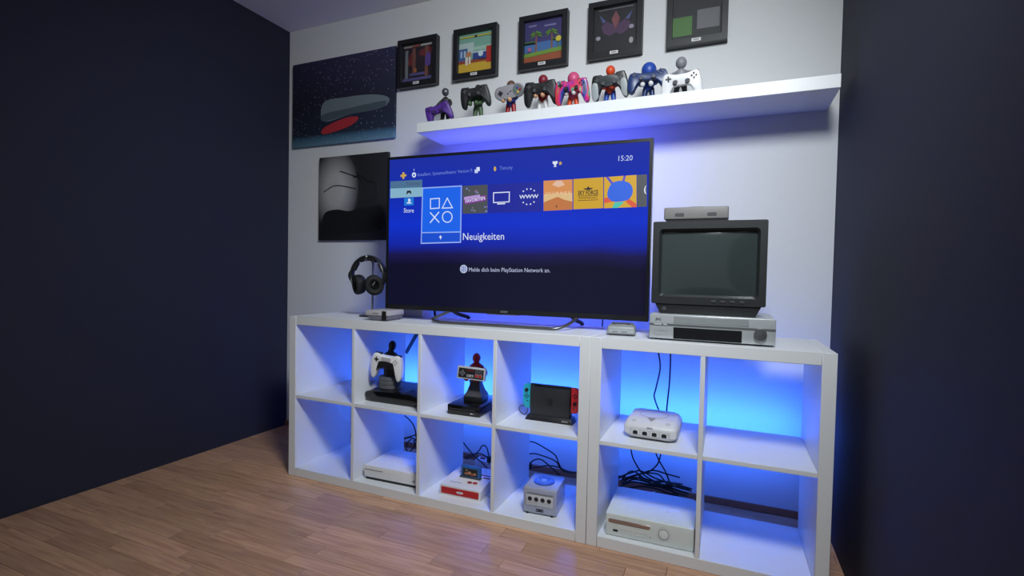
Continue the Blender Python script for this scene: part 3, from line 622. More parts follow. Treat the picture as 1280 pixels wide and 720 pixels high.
for s in (-1, 1):
    Mx = Matrix.Translation((s*.040, -.010, -.045)) @ Euler((.15, 0, s*.65)).to_matrix().to_4x4() @ Matrix.Rotation(s*-.35, 4, 'Y') @ Matrix.Diagonal((1.14, 1.14, 1.14, 1))
    G().lathe([(0, .022), (.026, .022), (.036, .014), (.040, .0), (.040, -.008), (0, -.008)], n=28, M=Mx @ Matrix.Diagonal((.95, 1, 1.08, 1)) @ Matrix.Rotation(-PI/2, 4, 'X')).build('ear_cup', M_hp, t)
    G().tube([(.0275*math.cos(2*PI*k/24), -.012, .031*math.sin(2*PI*k/24)) for k in range(24)], .0125, 10, True, M=Mx).build('ear_pad', M_pad, t)
    G().prism(disc(0, 0, .024, .027, 20), -.008, -.004, M=Mx).build('speaker_cloth', M_pad, t)
    G().tube(catmull([(s*.081, 0, -.035), (s*.092, -.002, -.020), (s*.098, -.003, .0), (s*.094, -.002, .018)], 4, False), [.006, .008, .0095, .0105, .011, .011, .0115, .0115, .011, .0105, .009, .008, .006], 10).build('yoke', M_hp, t)
G().box(-.0012, -.031, -.012, .0012, -.0285, .012, .0008, 1, M=Matrix.Translation((.048, .004, -.04)) @ Matrix.Rotation(.6, 4, 'Y')).build('cup_trim', M_lgry, t)

# small grey retro console, turned
cA = onZ(484.5, 401.8, KT); ang = .09
t = thing('mini_console', 'small two-tone grey retro console beside the headphone stand', 'game console', (cA.x, cA.y, KT), ang)
G().frustum((-.098, .004, -.004, .128), (-.106, -.001, .001, .134), .004, .024, .001).build('base_shell', mat('retro_dark_grey', (104, 100, 112), .5), t)
G().box(-.112, -.003, .0242, .003, .137, .046, .0015, 2).build('top_shell', mat('retro_light_grey', (176, 172, 176), .45), t)
G().box(-.028, -.0045, .0035, -.006, -.0008, .0445, .0006, 1).build('port_strip', M_blk, t)
G().box(-.075, -.0038, .030, -.045, -.0028, .036).build('lid_line', M_gry, t)
for x, y in ((-.09, .015), (-.015, .015), (-.09, .12), (-.015, .12)): G().cyl((x, y, 0), (x, y, .005), .005, n=10).build('rubber_foot', M_blk, t)

# white box behind the television
t = thing('small_box', 'plain white box standing behind the flat television', 'box', (-1.0, .30, KT))
G().box(-.085, 0, 0, .085, .07, .040, .002, 2).build('body', M_wht, t); G().box(-.0851, .01, .028, .0851, .06, .0285).build('lid_seam', M_gry, t)

# small grey console right of television stand
t = thing('mini_console', 'small rounded grey console beside the silver recorder', 'game console', (.0915, .088, KT), .13)
Mg = mat('rounded_grey', (142, 146, 148), .45)
G().frustum((-.054, 0, .054, .125), (-.050, .004, .050, .12), .003, .036, .008).build('shell', Mg, t)
G().box(-.043, .012, .034, .043, .112, .041, .003, 2).build('lid', mat('rounded_lid', (126, 130, 134), .45), t)
G().box(-.036, .035, .0405, .036, .06, .0425, .001, 1).build('cartridge_flap', M_dgry, t)
for x in (-.022, .012): G().box(x-.011, -.0005, .013, x+.011, .004, .018, .001, 1).build('controller_port', M_gry, t)
G().prism(rrect(-.044, .0105, .046, .0225, .005), .0004, .004).build('port_panel', mat('rounded_panel', (158, 164, 166), .45), t)
for s in (-1, 1): G().box(s*.026-.008, .018, .0405, s*.026+.008, .026, .0435, .001, 1).build('power_switch', M_dgry, t)
g = G()
for k in range(16): g.box(-.045+k*.006, .0005, .003, -.0422+k*.006, .005, .0075)
g.build('vent_slots', M_dgry, t)
for x in (-.04, .04):
    for y in (.02, .105): G().cyl((x, y, 0), (x, y, .006), .005, n=8).build('rubber_foot', M_blk, t)

# silver recorder
vx, vy = .2, .045
t = thing('video_recorder', 'silver hi-fi recorder with grey band and dial under the tube television', 'recorder', (vx, vy, KT))
G().box(0, 0, .006, .40, .30, .092, .003, 3).build('housing', M_slv, t)
G().box(.0, -.0012, .052, .40, .004, .0595, .0005, 1).build('grey_band', mat('band_grey', (112, 114, 116), .35, .4), t)
for x0, x1 in ((.016, .042), (.047, .060)): G().box(x0, -.0035, .053, x1, .003, .0585, .0012, 2).build('push_button', M_lgry, t)
text('maker_logo', 'JVC', .0105, M_dgry, t, .0305, -.0008, .073, width=.0195, bold=.0005)
G().ring(rrect(.018, .018, .06, .034, .002), rrect(.0187, .0187, .0593, .0333, .0016), -.0006, .002).build('drawer_line', M_gry, t)
G().box(.082, -.0018, .008, .30, .004, .048, .001, 1).build('display_panel', M_blkg, t)
G().box(.082, -.0015, .0625, .32, .004, .086, .001, 1).build('tape_flap', mat('flap_silver', (166, 170, 172), .3, .4), t)
G().lathe([(0, 0), (.020, 0), (.019, .012), (0, .013)], n=28, M=Matrix.Translation((.355, 0, .04)) @ Matrix.Rotation(PI/2, 4, 'X')).build('jog_dial', M_steel, t)
for x in (.03, .37):
    for y in (.03, .27): G().cyl((x, y, 0), (x, y, .008), .014, n=16).build('foot', M_dgry, t)
# tube television
t = thing('tube_television', 'black tube television standing on the silver recorder', 'television', (.2, .075, KT+.092))
cw, ch, cz = .37, .292, .036
Mc = mat('crt_casing', (30, 32, 33), .5, 0, .1, 60, .2)
G().frustum((.03, .01, .34, .24), (.012, .004, .358, .26), 0, .037, .004).build('swivel_base', Mc, t)
g = G(); o = rrect(0, cz, cw, cz+ch, .006); i1 = rrect(.030, cz+.034, cw-.030, cz+ch-.034, .012); i1b = rrect(.022, cz+.026, cw-.022, cz+ch-.026, .014)
g.ring(o, i1b, 0, .05); g.build('front_frame', Mc, t)
G().loft([[(p[0], .0, p[1]) for p in i1b], [(p[0], .018, p[1]) for p in i1]], False).build('inner_bezel', mat('crt_inner', (44, 47, 48), .35), t)
rings = []
for y, k, in ((.05, 1), (.12, .96), (.2, .80), (.30, .62), (.325, .58)):
    rings.append([(cw/2 + (p[0]-cw/2)*k, y, cz+ch/2-.01*(1-k)*8*.2 + (p[1]-cz-ch/2)*k) for p in o])
G().loft(rings).build('rear_housing', Mc, t)
g = G(); N = 14; x0, x1, z0, z1 = .026, cw-.026, cz+.03, cz+ch-.03
V = [[g.bm.verts.new((x0+(x1-x0)*i/N, .022-.012*(1-((i/N-.5)*2)**2)*(1-((j/N-.5)*2)**2)**.7, z0+(z1-z0)*j/N)) for i in range(N+1)] for j in range(N+1)]
for j in range(N):
    for i in range(N): g.bm.faces.new((V[j][i], V[j][i+1], V[j+1][i+1], V[j+1][i]))
g.build('picture_tube', mat('crt_glass', (52, 60, 60), .12, 0, .03, coat=.5), t)
G().lathe([(0, 0), (.0085, 0), (.0075, .007), (0, .0075)], n=18, M=Matrix.Translation((.045, .012, .018)) @ Matrix.Rotation(PI/2, 4, 'X')).build('knob', M_dgry, t)
for k in range(4): G().box(.20+k*.03, -.003, cz+.010, .216+k*.03, .003, cz+.018, .001, 1).build('push_button', M_dgry, t)
# grey box console on top of the tube television
t = thing('game_console', 'grey boxy console on top of the tube television', 'game console', (.228, .14, KT+.092+.328), 0)
Mk = mat('warm_grey', (120, 118, 116), .5)
G().frustum((.012, .01, .208, .12), (.006, .004, .214, .125), .002, .014, .002).build('base', M_dgry, t)
G().box(0, 0, .0135, .22, .13, .058, .005, 3).build('shell', Mk, t)
G().prism(disc(0, 0, .05, None, 32), -.0025, .0, .0006, 1, M=Matrix.Translation((.11, .065, .0585)) @ Matrix.Rotation(-PI/2, 4, 'X')).build('lid', mat('warm_grey_lid', (132, 130, 128), .5), t)
for x in (.04, .15): G().box(x, -.001, .024, x+.03, .003, .036, .001, 1).build('controller_port', M_dgry, t)

# ------------------------------------------------------------------ upper row of cells
Z1, Z0 = .39, .04
# black slim console
t = thing('slim_console', 'wide black console with rounded edges under the round grey drum', 'game console', (-.9225, .066, Z1), 0)
prof = [(-.137, .006), (-.12, .0), (.12, 0), (.137, .006), (.149, .030), (.143, .040), (.10, .050), (-.10, .050), (-.143, .040), (-.149, .030)]
G().prism([(x, z+.004) for x, z in prof], 0, .235, .006, 3).build('shell', M_blkg, t)
G().box(-.118, -.001, .026, .118, .004, .0275).build('front_groove', M_dgry, t)
G().box(-.12, .02, .0538, .06, .21, .0552, .0008, 1).build('disc_cover', M_blk, t)
for x in (-.1, .1):
    for y in (.03, .2): G().cyl((x, y, 0), (x, y, .006), .007, n=10).build('rubber_foot', M_blk, t)
_q = onZ(488, 484, Z1+.0555); bx, by = _q.x, _q.y
t = thing('controller_bust', 'black bust on a ridged round grey drum holding the white controller', 'figurine', (bx, by, Z1+.0555))
G().lathe([(0, 0), (.050, 0), (.0525, .003), (.0525, .014), (.0505, .016), (.0505, .019), (.053, .021), (.053, .034), (.051, .036), (.051, .039), (.053, .041), (.052, .052), (.049, .055), (0, .055)], n=40).build('drum', mat('drum_grey', (84, 86, 90), .5), t)
g = G(); g.lathe([(.036, .055), (.034, .075), (.038, .10), (.043, .13), (.042, .145), (.03, .16), (.016, .168), (.013, .18)], n=26, sy=.7)
for s in (-1, 1): g.tube(catmull([(s*.036, 0, .145), (s*.048, -.012, .125), (s*.038, -.034, .108), (s*.022, -.046, .105)], 5, False), .011, 10)
g.build('torso', M_blk, t)
for s in (-1, 1): G().ell((s*.02, -.048, .105), (.013, .01, .012), n=12).build('hand', M_blk, t)
G().ell((.008, 0, .196), (.017, .019, .024), n=18).build('head', M_blk, t)
t = gamepad('white controller with black middle in front of the black bust', onY(484.5, 454, by-.06), (.12, .10, .15), .077, M_wht, M_blk, group='game controllers displayed in the cells', fat=1.12, th=.034, btn=M_lgry)
G().prism([(x*.073, z*.073) for x, z in catmull([(-.40, .14), (.40, .14), (.55, -.1), (.64, -.52), (.5, -.36), (.3, -.235), (-.3, -.235), (-.5, -.36), (-.64, -.52), (-.55, -.1)], 3)], -.0186, .0165).build('black_middle', M_blk, t)
G().prism(rrect(-.024, .014, .024, .031, .004), -.0182, -.01, .0006, 1).build('touch_panel', M_lgry, t)

# black box console with red bust
t = thing('box_console', 'flat black box console under the red bust', 'game console', (-.622, .052, Z1), .035)
G().box(0, 0, .003, .150, .225, .042, .002, 2).build('shell', M_blkg, t)
G().box(.012, -.0012, .0245, .128, .002, .027).build('disc_slot', M_dgry, t)
G().box(.106, -.001, .010, .118, .002, .015).build('silver_mark', M_lgry, t); G().box(.124, -.001, .009, .126, .002, .016).build('status_light', M_gry, t)
for z in (.014, .03): G().cyl((.012, -.0015, z), (.012, .002, z), .0025, n=10).build('push_button', M_dgry, t)
G().box(.1498, .13, .022, .1512, .18, .032).build('side_label', M_lgry, t)
for x in (.015, .135):
    for y in (.02, .2): G().cyl((x, y, 0), (x, y, .004), .006, n=10).build('rubber_foot', M_blk, t)
sx, sy = -.545, .165; zt = Z1+.0425
t = thing('controller_bust', 'red bust on a flared grey pedestal holding the small rectangular controller', 'figurine', (sx, sy, zt), .1)
t.scale = (1, 1, .90)
G().box(-.042, -.042, 0, .042, .042, .026, .002, 2).build('plinth', M_blk, t)
g = G(); pr = []
for hw_, z in ((.041, .026), (.038, .034), (.030, .05), (.023, .075), (.021, .088), (.024, .092), (.024, .10)): pr.append([(a*hw_, b*hw_, z) for a, b in ((-1, -1), (1, -1), (1, 1), (-1, 1))])
g.loft(pr); g.build('pedestal', M_dgry, t)
g = G(); g.lathe([(.016, .10), (.022, .112), (.028, .135), (.034, .155), (.033, .166), (.02, .177), (.0125, .183), (.012, .192)], n=26, sy=.72)
for s in (-1, 1): g.tube(catmull([(s*.034, 0, .155), (s*.044, -.012, .135), (s*.034, -.034, .118), (s*.02, -.046, .116)], 5, False), .010, 10)
g.build('torso', M_red, t)
for s in (-1, 1): G().ell((s*.022-.006, -.048, .112), (.012, .011, .011), n=12).build('hand', M_red, t)
G().ell((0, -.003, .206), (.0175, .0195, .0245), n=20).build('head', M_red, t)
pA = onY(589.6, 466.6, sy-.07)
t = thing('game_controller', 'small rectangular black and grey controller with two red buttons', 'controller', pA, 0, 'game controllers displayed in the cells', (-.12, .05, .12))
G().prism(rrect(-.0625, -.0265, .0625, .0265, .003), -.008, .008, .0015, 2).build('shell', M_lgry, t)
G().prism(rrect(-.056, -.021, .056, .019, .002), -.0092, -.006, .0004, 1).build('face_plate', M_blk, t)
g = G(); g.ring([(-.050, -.006), (-.042, -.006), (-.042, -.014), (-.034, -.014), (-.034, -.006), (-.026, -.006), (-.026, .002), (-.034, .002), (-.034, .010), (-.042, .010), (-.042, .002), (-.050, .002)],
   [(-.0485, -.0045), (-.0405, -.0045), (-.0405, -.0125), (-.0355, -.0125), (-.0355, -.0045), (-.0275, -.0045), (-.0275, .0005), (-.0355, .0005), (-.0355, .0085), (-.0405, .0085), (-.0405, .0005), (-.0485, .0005)], -.0104, -.009); g.build('direction_pad_rim', M_gry, t)
g = G(); g.box(-.0475, -.0115, -.0038, -.0285, -.009, -.0002, .0006, 1); g.box(-.0398, -.0116, -.0115, -.0362, -.009, .0075, .0006, 1); g.build('direction_pad', M_dgry, t)
G().prism(rrect(-.018, -.0155, .012, -.0065, .003), -.0103, -.009).build('menu_plate', M_lgry, t)
for x in (-.0105, .0045): G().box(x-.005, -.0118, -.0128, x+.005, -.01, -.0092, .001, 2).build('menu_button', M_blk, t)
for x in (.026, .043):
    G().prism(rrect(x-.0075, -.0155, x+.0075, -.0005, .002), -.0102, -.009).build('button_well', M_gry, t); G().cyl((x, -.009, -.008), (x, -.0128, -.008), .0058, n=18).build('face_button', M_red, t)
    G().ring(disc(x, .0095, .006, None, 20), disc(x, .0095, .0046, None, 20), -.0102, -.009).build('button_ring', M_gry, t)
G().box(-.02, -.0101, .010, .012, -.009, .013).build('red_print', M_dred, t)

# handheld console in its dock
dk = onY(686.2, 500, .145)
t = thing('docked_console', 'black docked handheld console with turquoise and red side controllers', 'game console', (-.199, .15, Z1), .01)
G().frustum((-.102, -.022, .102, .05), (-.092, -.012, .092, .04), 0, .022, .003).build('dock_foot', M_blk, t)
G().box(-.084, -.010, .018, .084, .034, .136, .003, 2).build('dock_body', mat('dock_black', (32, 33, 37), .5), t)
G().box(-.087, .003, .030, .087, .017, .146, .002, 2).build('tablet', M_blkg, t)
G().ring(rrect(-.014, .066, .001, .094, .005), rrect(-.012, .068, -.001, .092, .0035), -.0108, -.0095).build('dock_mark', M_blk, t)
G().prism(rrect(.003, .066, .014, .094, .005), -.0108, -.0095).build('dock_mark', M_blk, t)
G().box(.056, -.0205, .008, .082, -.0165, .0125).build('foot_print', M_gry, t)
def joycon(s, m, lab):
    out = [(0, 0), (.017, 0), (.026, .003), (.0315, .011), (.0325, .02), (.0325, .082), (.0315, .091), (.026, .099), (.017, .102), (0, .102)]
    q = [(s*(x+.087), z+.042) for x, z in out]
    j = G().prism(q if s > 0 else q[::-1], .002, .020, .003, 2).build('side_controller', m, t, lab)
    zs, zd = (.118, .092) if s < 0 else (.082, .112)
    G().cyl((s*.103, .003, zs), (s*.103, -.004, zs), .0072, n=20).build('thumb_stick', M_blk, j)
    for a in range(4): G().cyl((s*.103+.0068*math.cos(a*PI/2), .003, zd+.0068*math.sin(a*PI/2)), (s*.103+.0068*math.cos(a*PI/2), .0005, zd+.0068*math.sin(a*PI/2)), .0031, n=12).build('face_button', M_blk, j)
    G().box(s*.103-.0025+(.004 if s < 0 else -.004), .0005, .070 if s < 0 else .062, s*.103+.0025+(.004 if s < 0 else -.004), .004, .075 if s < 0 else .067).build('small_button', M_blk, j)
    G().box(s*.094-.003, .0012, .134, s*.094+.003, .003, .1352).build('small_button', M_blk, j)
joycon(-1, mat('turquoise_plastic', (30, 168, 190), .4), 'turquoise side controller'); joycon(1, mat('coral_red_plastic', (242, 52, 56), .4), 'coral red side controller')

# white console with four sockets (upper cell of the short unit)
t = thing('four_socket_console', 'white console with four round-cornered sockets on the shelf board', 'game console', (.207, .080, Z1), -.02)
Md = mat('socket_console_white', (206, 204, 206), .42)
hw = .094
def sq(hw_, y0, y1, z, c=.018): return [(-hw_+c, y0, z), (hw_-c, y0, z), (hw_-c*.25, y0+c*.4, z), (hw_, y0+c, z), (hw_, y1-c, z), (hw_-c, y1, z), (-hw_+c, y1, z), (-hw_, y1-c, z), (-hw_, y0+c, z), (-hw_+c*.25, y0+c*.4, z)]
G().loft([sq(.080, .012, .178, .004), sq(.094, .0, .190, .018), sq(.096, .0, .192, .042), sq(.095, .004, .191, .050), sq(.089, .022, .188, .062), sq(.083, .036, .184, .069), sq(.080, .042, .181, .0702)]).build('shell', Md, t, angle=30)
G().box(-.071, -.0035, .011, .071, .004, .040, .002, 2).build('socket_panel', mat('socket_panel_white', (188, 188, 190), .45), t)
for k in range(4):
    x = -.051+k*.034
    G().prism(catmull([(x-.012, .018), (x+.012, .018), (x+.0145, .026), (x+.011, .034), (x-.011, .034), (x-.0145, .026)], 4), -.005, -.003, .0004, 1).build('socket_rim', Md, t)
    G().prism(catmull([(x-.0075, .020), (x+.0075, .020), (x+.0085, .026), (x+.0065, .0325), (x-.0065, .0325), (x-.0085, .026)], 4), -.0056, -.0045).build('socket', M_blk, t)
text('maker_logo', 'SEGA', .0075, M_gry, t, 0, -.0008, .0462, width=.021, bold=.0004)
g = G(); g.tube([(.052*math.cos(2*PI*k/40), .108+.052*math.sin(2*PI*k/40), .0703) for k in range(40)], .0008, 5, True); g.build('lid_seam', M_gry, t)
G().prism([(-.016, .009), (.016, .009), (0, -.010)], -.0008, .0, M=Matrix.Translation((0, .034, .0698)) @ Matrix.Rotation(-PI/2+.6, 4, 'X')).build('triangle_mark', mat('mark_grey', (140, 138, 144), .5), t)
for s in (-1, 1): G().ell((s*.066, .024, .0605), (.015, .007, .0035), (.4, s*.3, 0), n=16).build('top_button', mat('button_white', (184, 182, 186), .45), t)
for s in (-1, 1):
    for y in (.03, .16): G().cyl((s*.06, y, 0), (s*.06, y, .006), .008, n=10).build('rubber_foot', M_gry, t)

# ------------------------------------------------------------------ lower row of cells
t = thing('slot_console', 'white flat console with a long disc slot in the lower cell', 'game console', (-1.047, .043, Z0), .035)
G().box(0, 0, .012, .288, .226, .064, .0015, 2).build('shell', M_wht, t); G().box(.006, .004, 0, .282, .222, .0122).build('black_base', M_blk, t)
G().box(.002, -.0006, .0445, .100, .002, .0468).build('disc_slot', M_blk, t)
G().ring(disc(.262, .030, .0058, None, 20), disc(.262, .030, .0044, None, 20), -.0008, .002).build('power_mark', M_gry, t)
G().prism(disc(.262, .028, .0034, .0022, 12), -.0007, .002).build('power_mark', M_dgry, t)
g = G()
for k in range(10): g.box(.04+k*.02, .15, .0638, .05+k*.02, .155, .0643)
g.build('vent_slots', M_gry, t)

t = thing('red_front_console', 'white cartridge console with a red front panel in the lower cell', 'game console', (-.655, .054, Z0), .03)
Mw2 = mat('warm_white_plastic', (218, 214, 212), .4)
pr = [(0, 0), (.205, 0), (.205, .056), (.11, .054), (.055, .048), (.0, .043)]
G().prism([(y, z) for y, z in pr], -.192, 0, .004, 3, M=Matrix(((0, -1, 0, 0), (1, 0, 0, 0), (0, 0, 1, 0), (0, 0, 0, 1)))).build('shell', Mw2, t)
G().prism(rrect(.008, .008, .184, .036, .002), -.0015, .003, .0005, 1).build('red_front_panel', M_red, t)
G().prism(rrect(.082, .018, .112, .025, .003), -.0024, -.001).build('panel_logo', M_wht, t); G().prism(disc(.097, .0215, .0065, None, 16), -.0026, -.001).build('panel_logo', M_lgry, t)
G().box(.052, .083, .050, .152, .101, .057, .001, 1).build('cartridge_slot', M_dgry, t)
for y, x0, x1 in ((.128, .03, .19), (.105, .155, .185)): G().box(x0, y, .0535, x1, y+.008, .0565, .001, 1).build('red_stripe', M_dred, t)
for x, y, m in ((.118, .05, M_dred), (.142, .052, M_red)): G().box(x-.009, y-.006, .0475, x+.009, y+.006, .053, .001, 1).build('top_button', m, t)
G().box(.03, .035, .0466, .085, .0385, .0472).build('panel_print', M_gry, t)
t = thing('game_cartridge', 'blue game cartridge standing in the white and red console', 'cartridge', (-.655+.102, .054+.095, Z0+.0572), .03)
G().box(-.047, -.0065, 0, .047, .0065, .046, .0015, 2).build('case', mat('cartridge_blue', (34, 92, 150), .4), t)
G().box(-.038, -.0075, .004, .032, -.006, .036).build('label_sticker', mat('sticker_black', (24, 22, 26), .5), t)
for x, z, r, c in ((-.022, .014, .008, (150, 96, 62)), (-.006, .018, .009, (176, 120, 84)), (.008, .013, .008, (146, 70, 44)), (.02, .016, .007, (168, 128, 96)), (-.02, .029, .005, (150, 130, 70))):
    G().prism(disc(x, z, r, r*.8, 10), -.0079, -.0074).build('sticker_shape', flat(c), t)

# cube console
t = thing('cube_console', 'translucent pale cube console with four round sockets and blue disc lid', 'game console', (-.270, .052, Z0), .07)
Mq = mat('frosted_clear_plastic', (176, 180, 196), .25, 0, .08, 30, trans=.25, coat=.3); Mqf = mat('cube_front_white', (190, 192, 196), .4)
G().box(0, 0, .004, .136, .150, .106, .006, 3).build('shell', Mq, t)
G().box(.014, -.0025, .036, .122, .004, .078, .0015, 2).build('front_panel', Mqf, t)
for k in range(4):
    x = .029+k*.026; G().cyl((x, .0, .063), (x, -.0038, .063), .0078, n=22).build('socket', M_blk, t); G().ring(disc(x, .063, .0092, None, 22), disc(x, .063, .0078, None, 22), -.0042, -.002).build('socket_rim', M_gry, t)
for x in (.024, .078): G().ring(rrect(x, .040, x+.034, .050, .001), rrect(x+.0008, .0408, x+.0332, .0492, .0008), -.0031, -.002).build('card_slot', M_lgry, t)
G().ring(rrect(.054, .014, .084, .025, .002), rrect(.0565, .0165, .0815, .0225, .001), -.0012, .002).build('name_badge', M_blk, t); G().box(.061, -.0012, .0185, .077, .0, .0205).build('name_badge', M_blk, t)
G().box(.016, -.0012, .080, .122, .003, .087).build('front_lip', M_gry, t)
G().lathe([(0, .106), (.042, .106), (.042, .110), (.040, .112), (0, .113)], (.066, .072, 0), n=40).build('disc_lid', mat('lid_blue', (52, 84, 190), .25), t)
g = G(); g.tube([(.066+.026*math.cos(2*PI*k/30), .072+.026*math.sin(2*PI*k/30), .1128) for k in range(30)], .0016, 6, True); g.build('lid_ring', mat('lid_pale_blue', (120, 146, 224), .3), t)
G().lathe([(0, .1125), (.013, .1125), (.011, .1142), (0, .1145)], (.066, .072, 0), n=24).build('lid_badge', mat('lid_pale_blue', (120, 146, 224), .3), t)
for x, y in ((.018, -.001), (.118, -.001)): G().cyl((x, y+.006, 0), (x, y+.006, .008), .0055, n=10).build('rubber_foot', M_blk, t)
for x in (.018, .118): G().cyl((x, .135, 0), (x, .135, .006), .006, n=10).build('rubber_foot', M_blk, t)

# large white console in short unit
t = thing('tray_console', 'large white console with chrome disc tray and round power ring', 'game console', (.066, .026, Z0), .02)
Mx_ = mat('matte_white', (208, 214, 210), .45)
fr_ = [(0, .006), (.02, 0), (.287, 0), (.307, .006), (.300, .042), (.307, .079), (.287, .083), (.02, .083), (0, .079), (.007, .042)]
G().prism(fr_, .006, .25, .002, 2).build('shell', Mx_, t); G().box(.001, 0, .001, .306, .012, .082, .004, 3).build('front_plate', Mx_, t)
G().prism(rrect(.011, .049, .158, .062, .006), -.0012, .004, .0004, 1).build('disc_tray', mat('tray_chrome', (168, 150, 142), .2, .7), t)
G().ring(rrect(.010, .048, .159, .063, .0068), rrect(.011, .049, .158, .062, .006), -.0008, .004).build('tray_gap', M_gry, t)
G().prism(rrect(.028, .0185, .046, .026, .003), -.0008, .003).build('receiver_window', M_blk, t)
for x0, x1 in ((.054, .096), (.105, .150)): G().ring(rrect(x0, .016, x1, .029, .003), rrect(x0+.0007, .0167, x1-.0007, .0283, .0025), -.0005, .003).build('slot_cover', M_lgry, t)
G().cyl((.160, -.0008, .0225), (.160, .003, .0225), .0035, n=16).build('sync_button', M_lgry, t)
G().ring(disc(.205, .042, .0185, None, 32), disc(.205, .042, .0165, None, 32), -.0012, .003).build('power_ring', M_gry, t); G().prism(disc(.205, .042, .0164, None, 32), -.002, .003, .001, 2).build('power_button', mat('power_white', (216, 220, 218), .35), t)
G().ring(disc(.205, .042, .0245, None, 32), disc(.205, .042, .0237, None, 32), -.0004, .003).build('ring_groove', M_lgry, t)
G().box(.205, .09, .0828, .213, .098, .0832).build('top_mark', M_lgry, t)

# ------------------------------------------------------------------ cables
def cable(pts, label, r=.0032, group='black cables behind the consoles'):
    o = G().tube(catmull([Vector(p) for p in pts], 7, False), r, 8).build('cable', M_cab); return tag(o, label, 'cable', group)
def wc(u, v, Y): return onY(u, v, Y)
s_ = 'black cable hanging behind the slot console'
cable([wc(505, 519, .47), wc(511, 524, .47), wc(517, 532, .47), wc(520, 544, .47), wc(519, 556, .48), wc(512, 565, .49)], s_)
cable([wc(504, 548, .49), wc(512, 546, .48), wc(520, 543, .46), wc(528, 538, .46)], s_)
cable([wc(505, 549, .47), wc(512, 547, .47), wc(518, 549, .47), wc(523, 556, .48), wc(526, 562, .5)], s_)
cable([wc(514, 549, .52), wc(509, 554, .51), wc(508, 562, .50), wc(511, 566, .5)], s_)
cable([wc(517, 550, .50), wc(519, 556, .50), wc(521, 562, .5)], s_)
o = G().tube([wc(523, 414, .52), wc(507.6, 441, .52)], .011, 4).build('dark_strap', M_cab); tag(o, 'flat black strap slanting behind the black bust', 'strap')
s_ = 'black cable looping behind the red-fronted console'
cable([wc(579, 553, .46), wc(586, 562, .46), wc(594, 571, .45), wc(603, 579, .44), wc(609, 585, .43)], s_)
cable([wc(583, 574, .52), wc(592, 569, .5), wc(599, 563, .48), wc(603, 557, .48), wc(608, 559, .48), wc(611, 569, .46), wc(613, 580, .45)], s_)
cable([wc(580, 573, .54), wc(590, 568, .53), wc(600, 567, .52), wc(608, 571, .5), wc(612, 578, .49)], s_)
t = thing('power_plug', 'dark plug on the cable behind the red-fronted console', 'plug', wc(611.5, 574, .45))
G().box(-.010, -.009, -.015, .010, .009, .015, .003, 2).build('plug_body', M_cab, t); G().cyl((0, 0, -.014), (0, 0, -.026), .005, .0035, 10).build('strain_relief', M_cab, t)
t = thing('power_strip', 'white power strip with red switch behind the red-fronted console', 'power strip', (-.60, .475, 0))
G().box(-.09, -.028, 0, .16, .028, .052, .004, 2).build('body', M_wht, t)
for x in (-.01, .06, .13): G().lathe([(0, .0535), (.017, .0535), (.019, .0518), (0, .0518)], (x, 0, 0), 20).build('socket', M_lgry, t)
G().box(-.07, -.008, .051, -.045, .008, .057, .002, 2).build('red_switch', M_dred, t)
s_ = 'black cable arching behind the cube console'
cable([wc(660, 552, .47), wc(668, 553, .47), wc(681, 560, .47), wc(694, 569, .46), wc(698, 578, .46), wc(704, 588, .46), wc(718, 592, .46)], s_)
cable([wc(660, 568, .48), wc(668, 567, .48), wc(682, 571, .48), wc(695, 577, .47), wc(700, 585, .47), wc(706, 590, .47)], s_)
cable([wc(662, 582, .45), wc(666, 576, .45), wc(675, 574, .45), wc(684, 580, .45), wc(693, 588, .44), wc(700, 594, .43)], s_)
cable([wc(662, 585, .50), wc(672, 584, .50), wc(684, 582, .49), wc(698, 584, .48), wc(712, 590, .47), wc(724, 590, .47)], s_)
t = thing('power_plug', 'dark plug on the cable behind the cube console', 'plug', wc(663, 583, .45))
G().box(-.007, -.009, -.012, .007, .009, .012, .003, 2).build('plug_body', M_cab, t); G().cyl((0, 0, .011), (0, 0, .022), .0045, .0035, 10).build('strain_relief', M_cab, t)
s_ = 'black cable hanging into the cell of the four-socket console'
cable([wc(820, 432, .42), wc(824, 446, .43), wc(825, 462, .43), wc(820, 485, .43), wc(818, 497, .43), wc(826, 520, .42), wc(830, 535, .40)], s_)
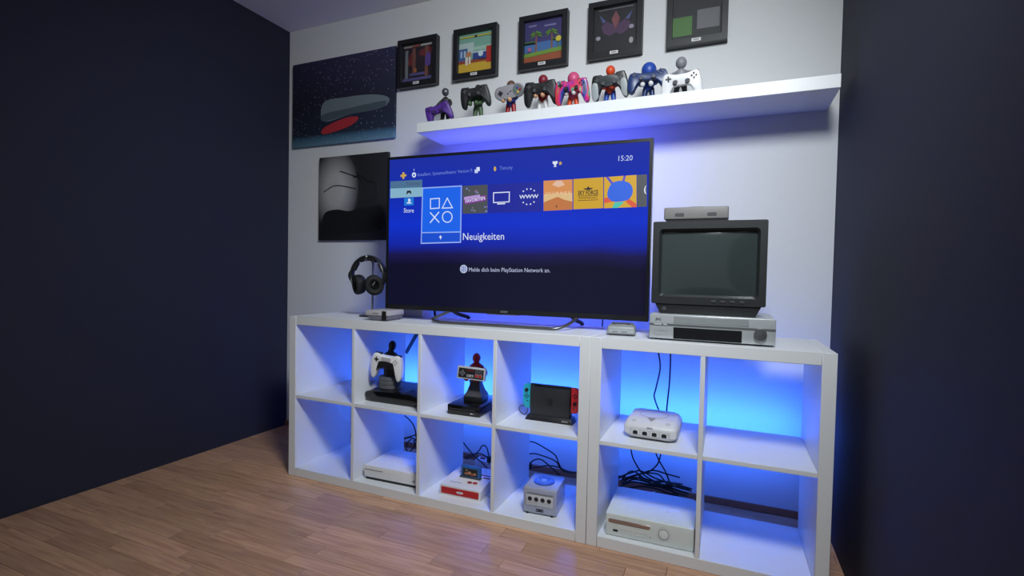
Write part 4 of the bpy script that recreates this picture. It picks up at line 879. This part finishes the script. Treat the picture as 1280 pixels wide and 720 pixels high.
cable([wc(838, 432, .42), wc(838, 455, .43), wc(836.5, 482, .43), wc(834, 505, .42), wc(832, 530, .40)], s_)
s_ = 'black cable in the tangle behind the large white console'
def rnd(a): return (random.random()-.5)*2*a
cable([wc(788, 556, .45), wc(791, 572, .45), wc(800, 588, .45), wc(808, 596, .45), wc(826, 605, .45), wc(846, 612, .45)], s_)
cable([wc(827, 562, .46), wc(822, 580, .46), wc(810, 590, .46), wc(795, 594, .46), wc(776, 604, .46)], s_)
cable([wc(818, 562, .47), wc(824, 576, .47), wc(832, 590, .46), wc(838, 606, .46), wc(842, 618, .45)], s_)
cable([wc(770, 593, .48), wc(780, 597, .47), wc(796, 594, .46), wc(815, 588, .46), wc(832, 592, .46), wc(850, 597, .46)], s_)
for k in range(11):
    u0 = 768 + random.random()*14; v0 = 597 + random.random()*16
    cable([wc(u0, v0, .44+rnd(.03)), wc(u0+18+rnd(5), v0-6+rnd(6), .45+rnd(.03)), wc(u0+38+rnd(6), v0-2+rnd(7), .45+rnd(.03)), wc(u0+58+rnd(6), v0+5+rnd(6), .45+rnd(.03)), wc(u0+84, v0+12+rnd(5), .45+rnd(.03))], s_)
t = thing('cable_plug', 'red plug with silver tip among the cables', 'plug', wc(811, 615, .36), 0)
G().cyl((-.012, 0, 0), (.016, 0, .003), .006, .005, 12).build('plug_body', M_red, t); G().cyl((.016, 0, .003), (.026, 0, .004), .0035, n=10).build('plug_tip', M_lgry, t)
cable([wc(753.8, 396, .415), wc(753.2, 402, .415), wc(752.6, 410, .42)], 'short black cable hanging below the flat television', .003)
cable([wc(543, 384, .36), wc(543.5, 392, .36), wc(545, 400, .38)], 'thick dark cable dropping behind the left television foot'.replace(' left', ''), .006)
# cable ring beside the docked console
c0 = onY(654.2, 512.2, .15)
t = tag(G().tube([(c0.x+.019*math.cos(2*PI*k/28), c0.y+.006*math.sin(4*PI*k/28), c0.z+.019*math.sin(2*PI*k/28)) for k in range(28)], .0017, 6, True).build('cable_loop', M_cab), 'thin black cable loop beside the docked handheld console', 'cable')
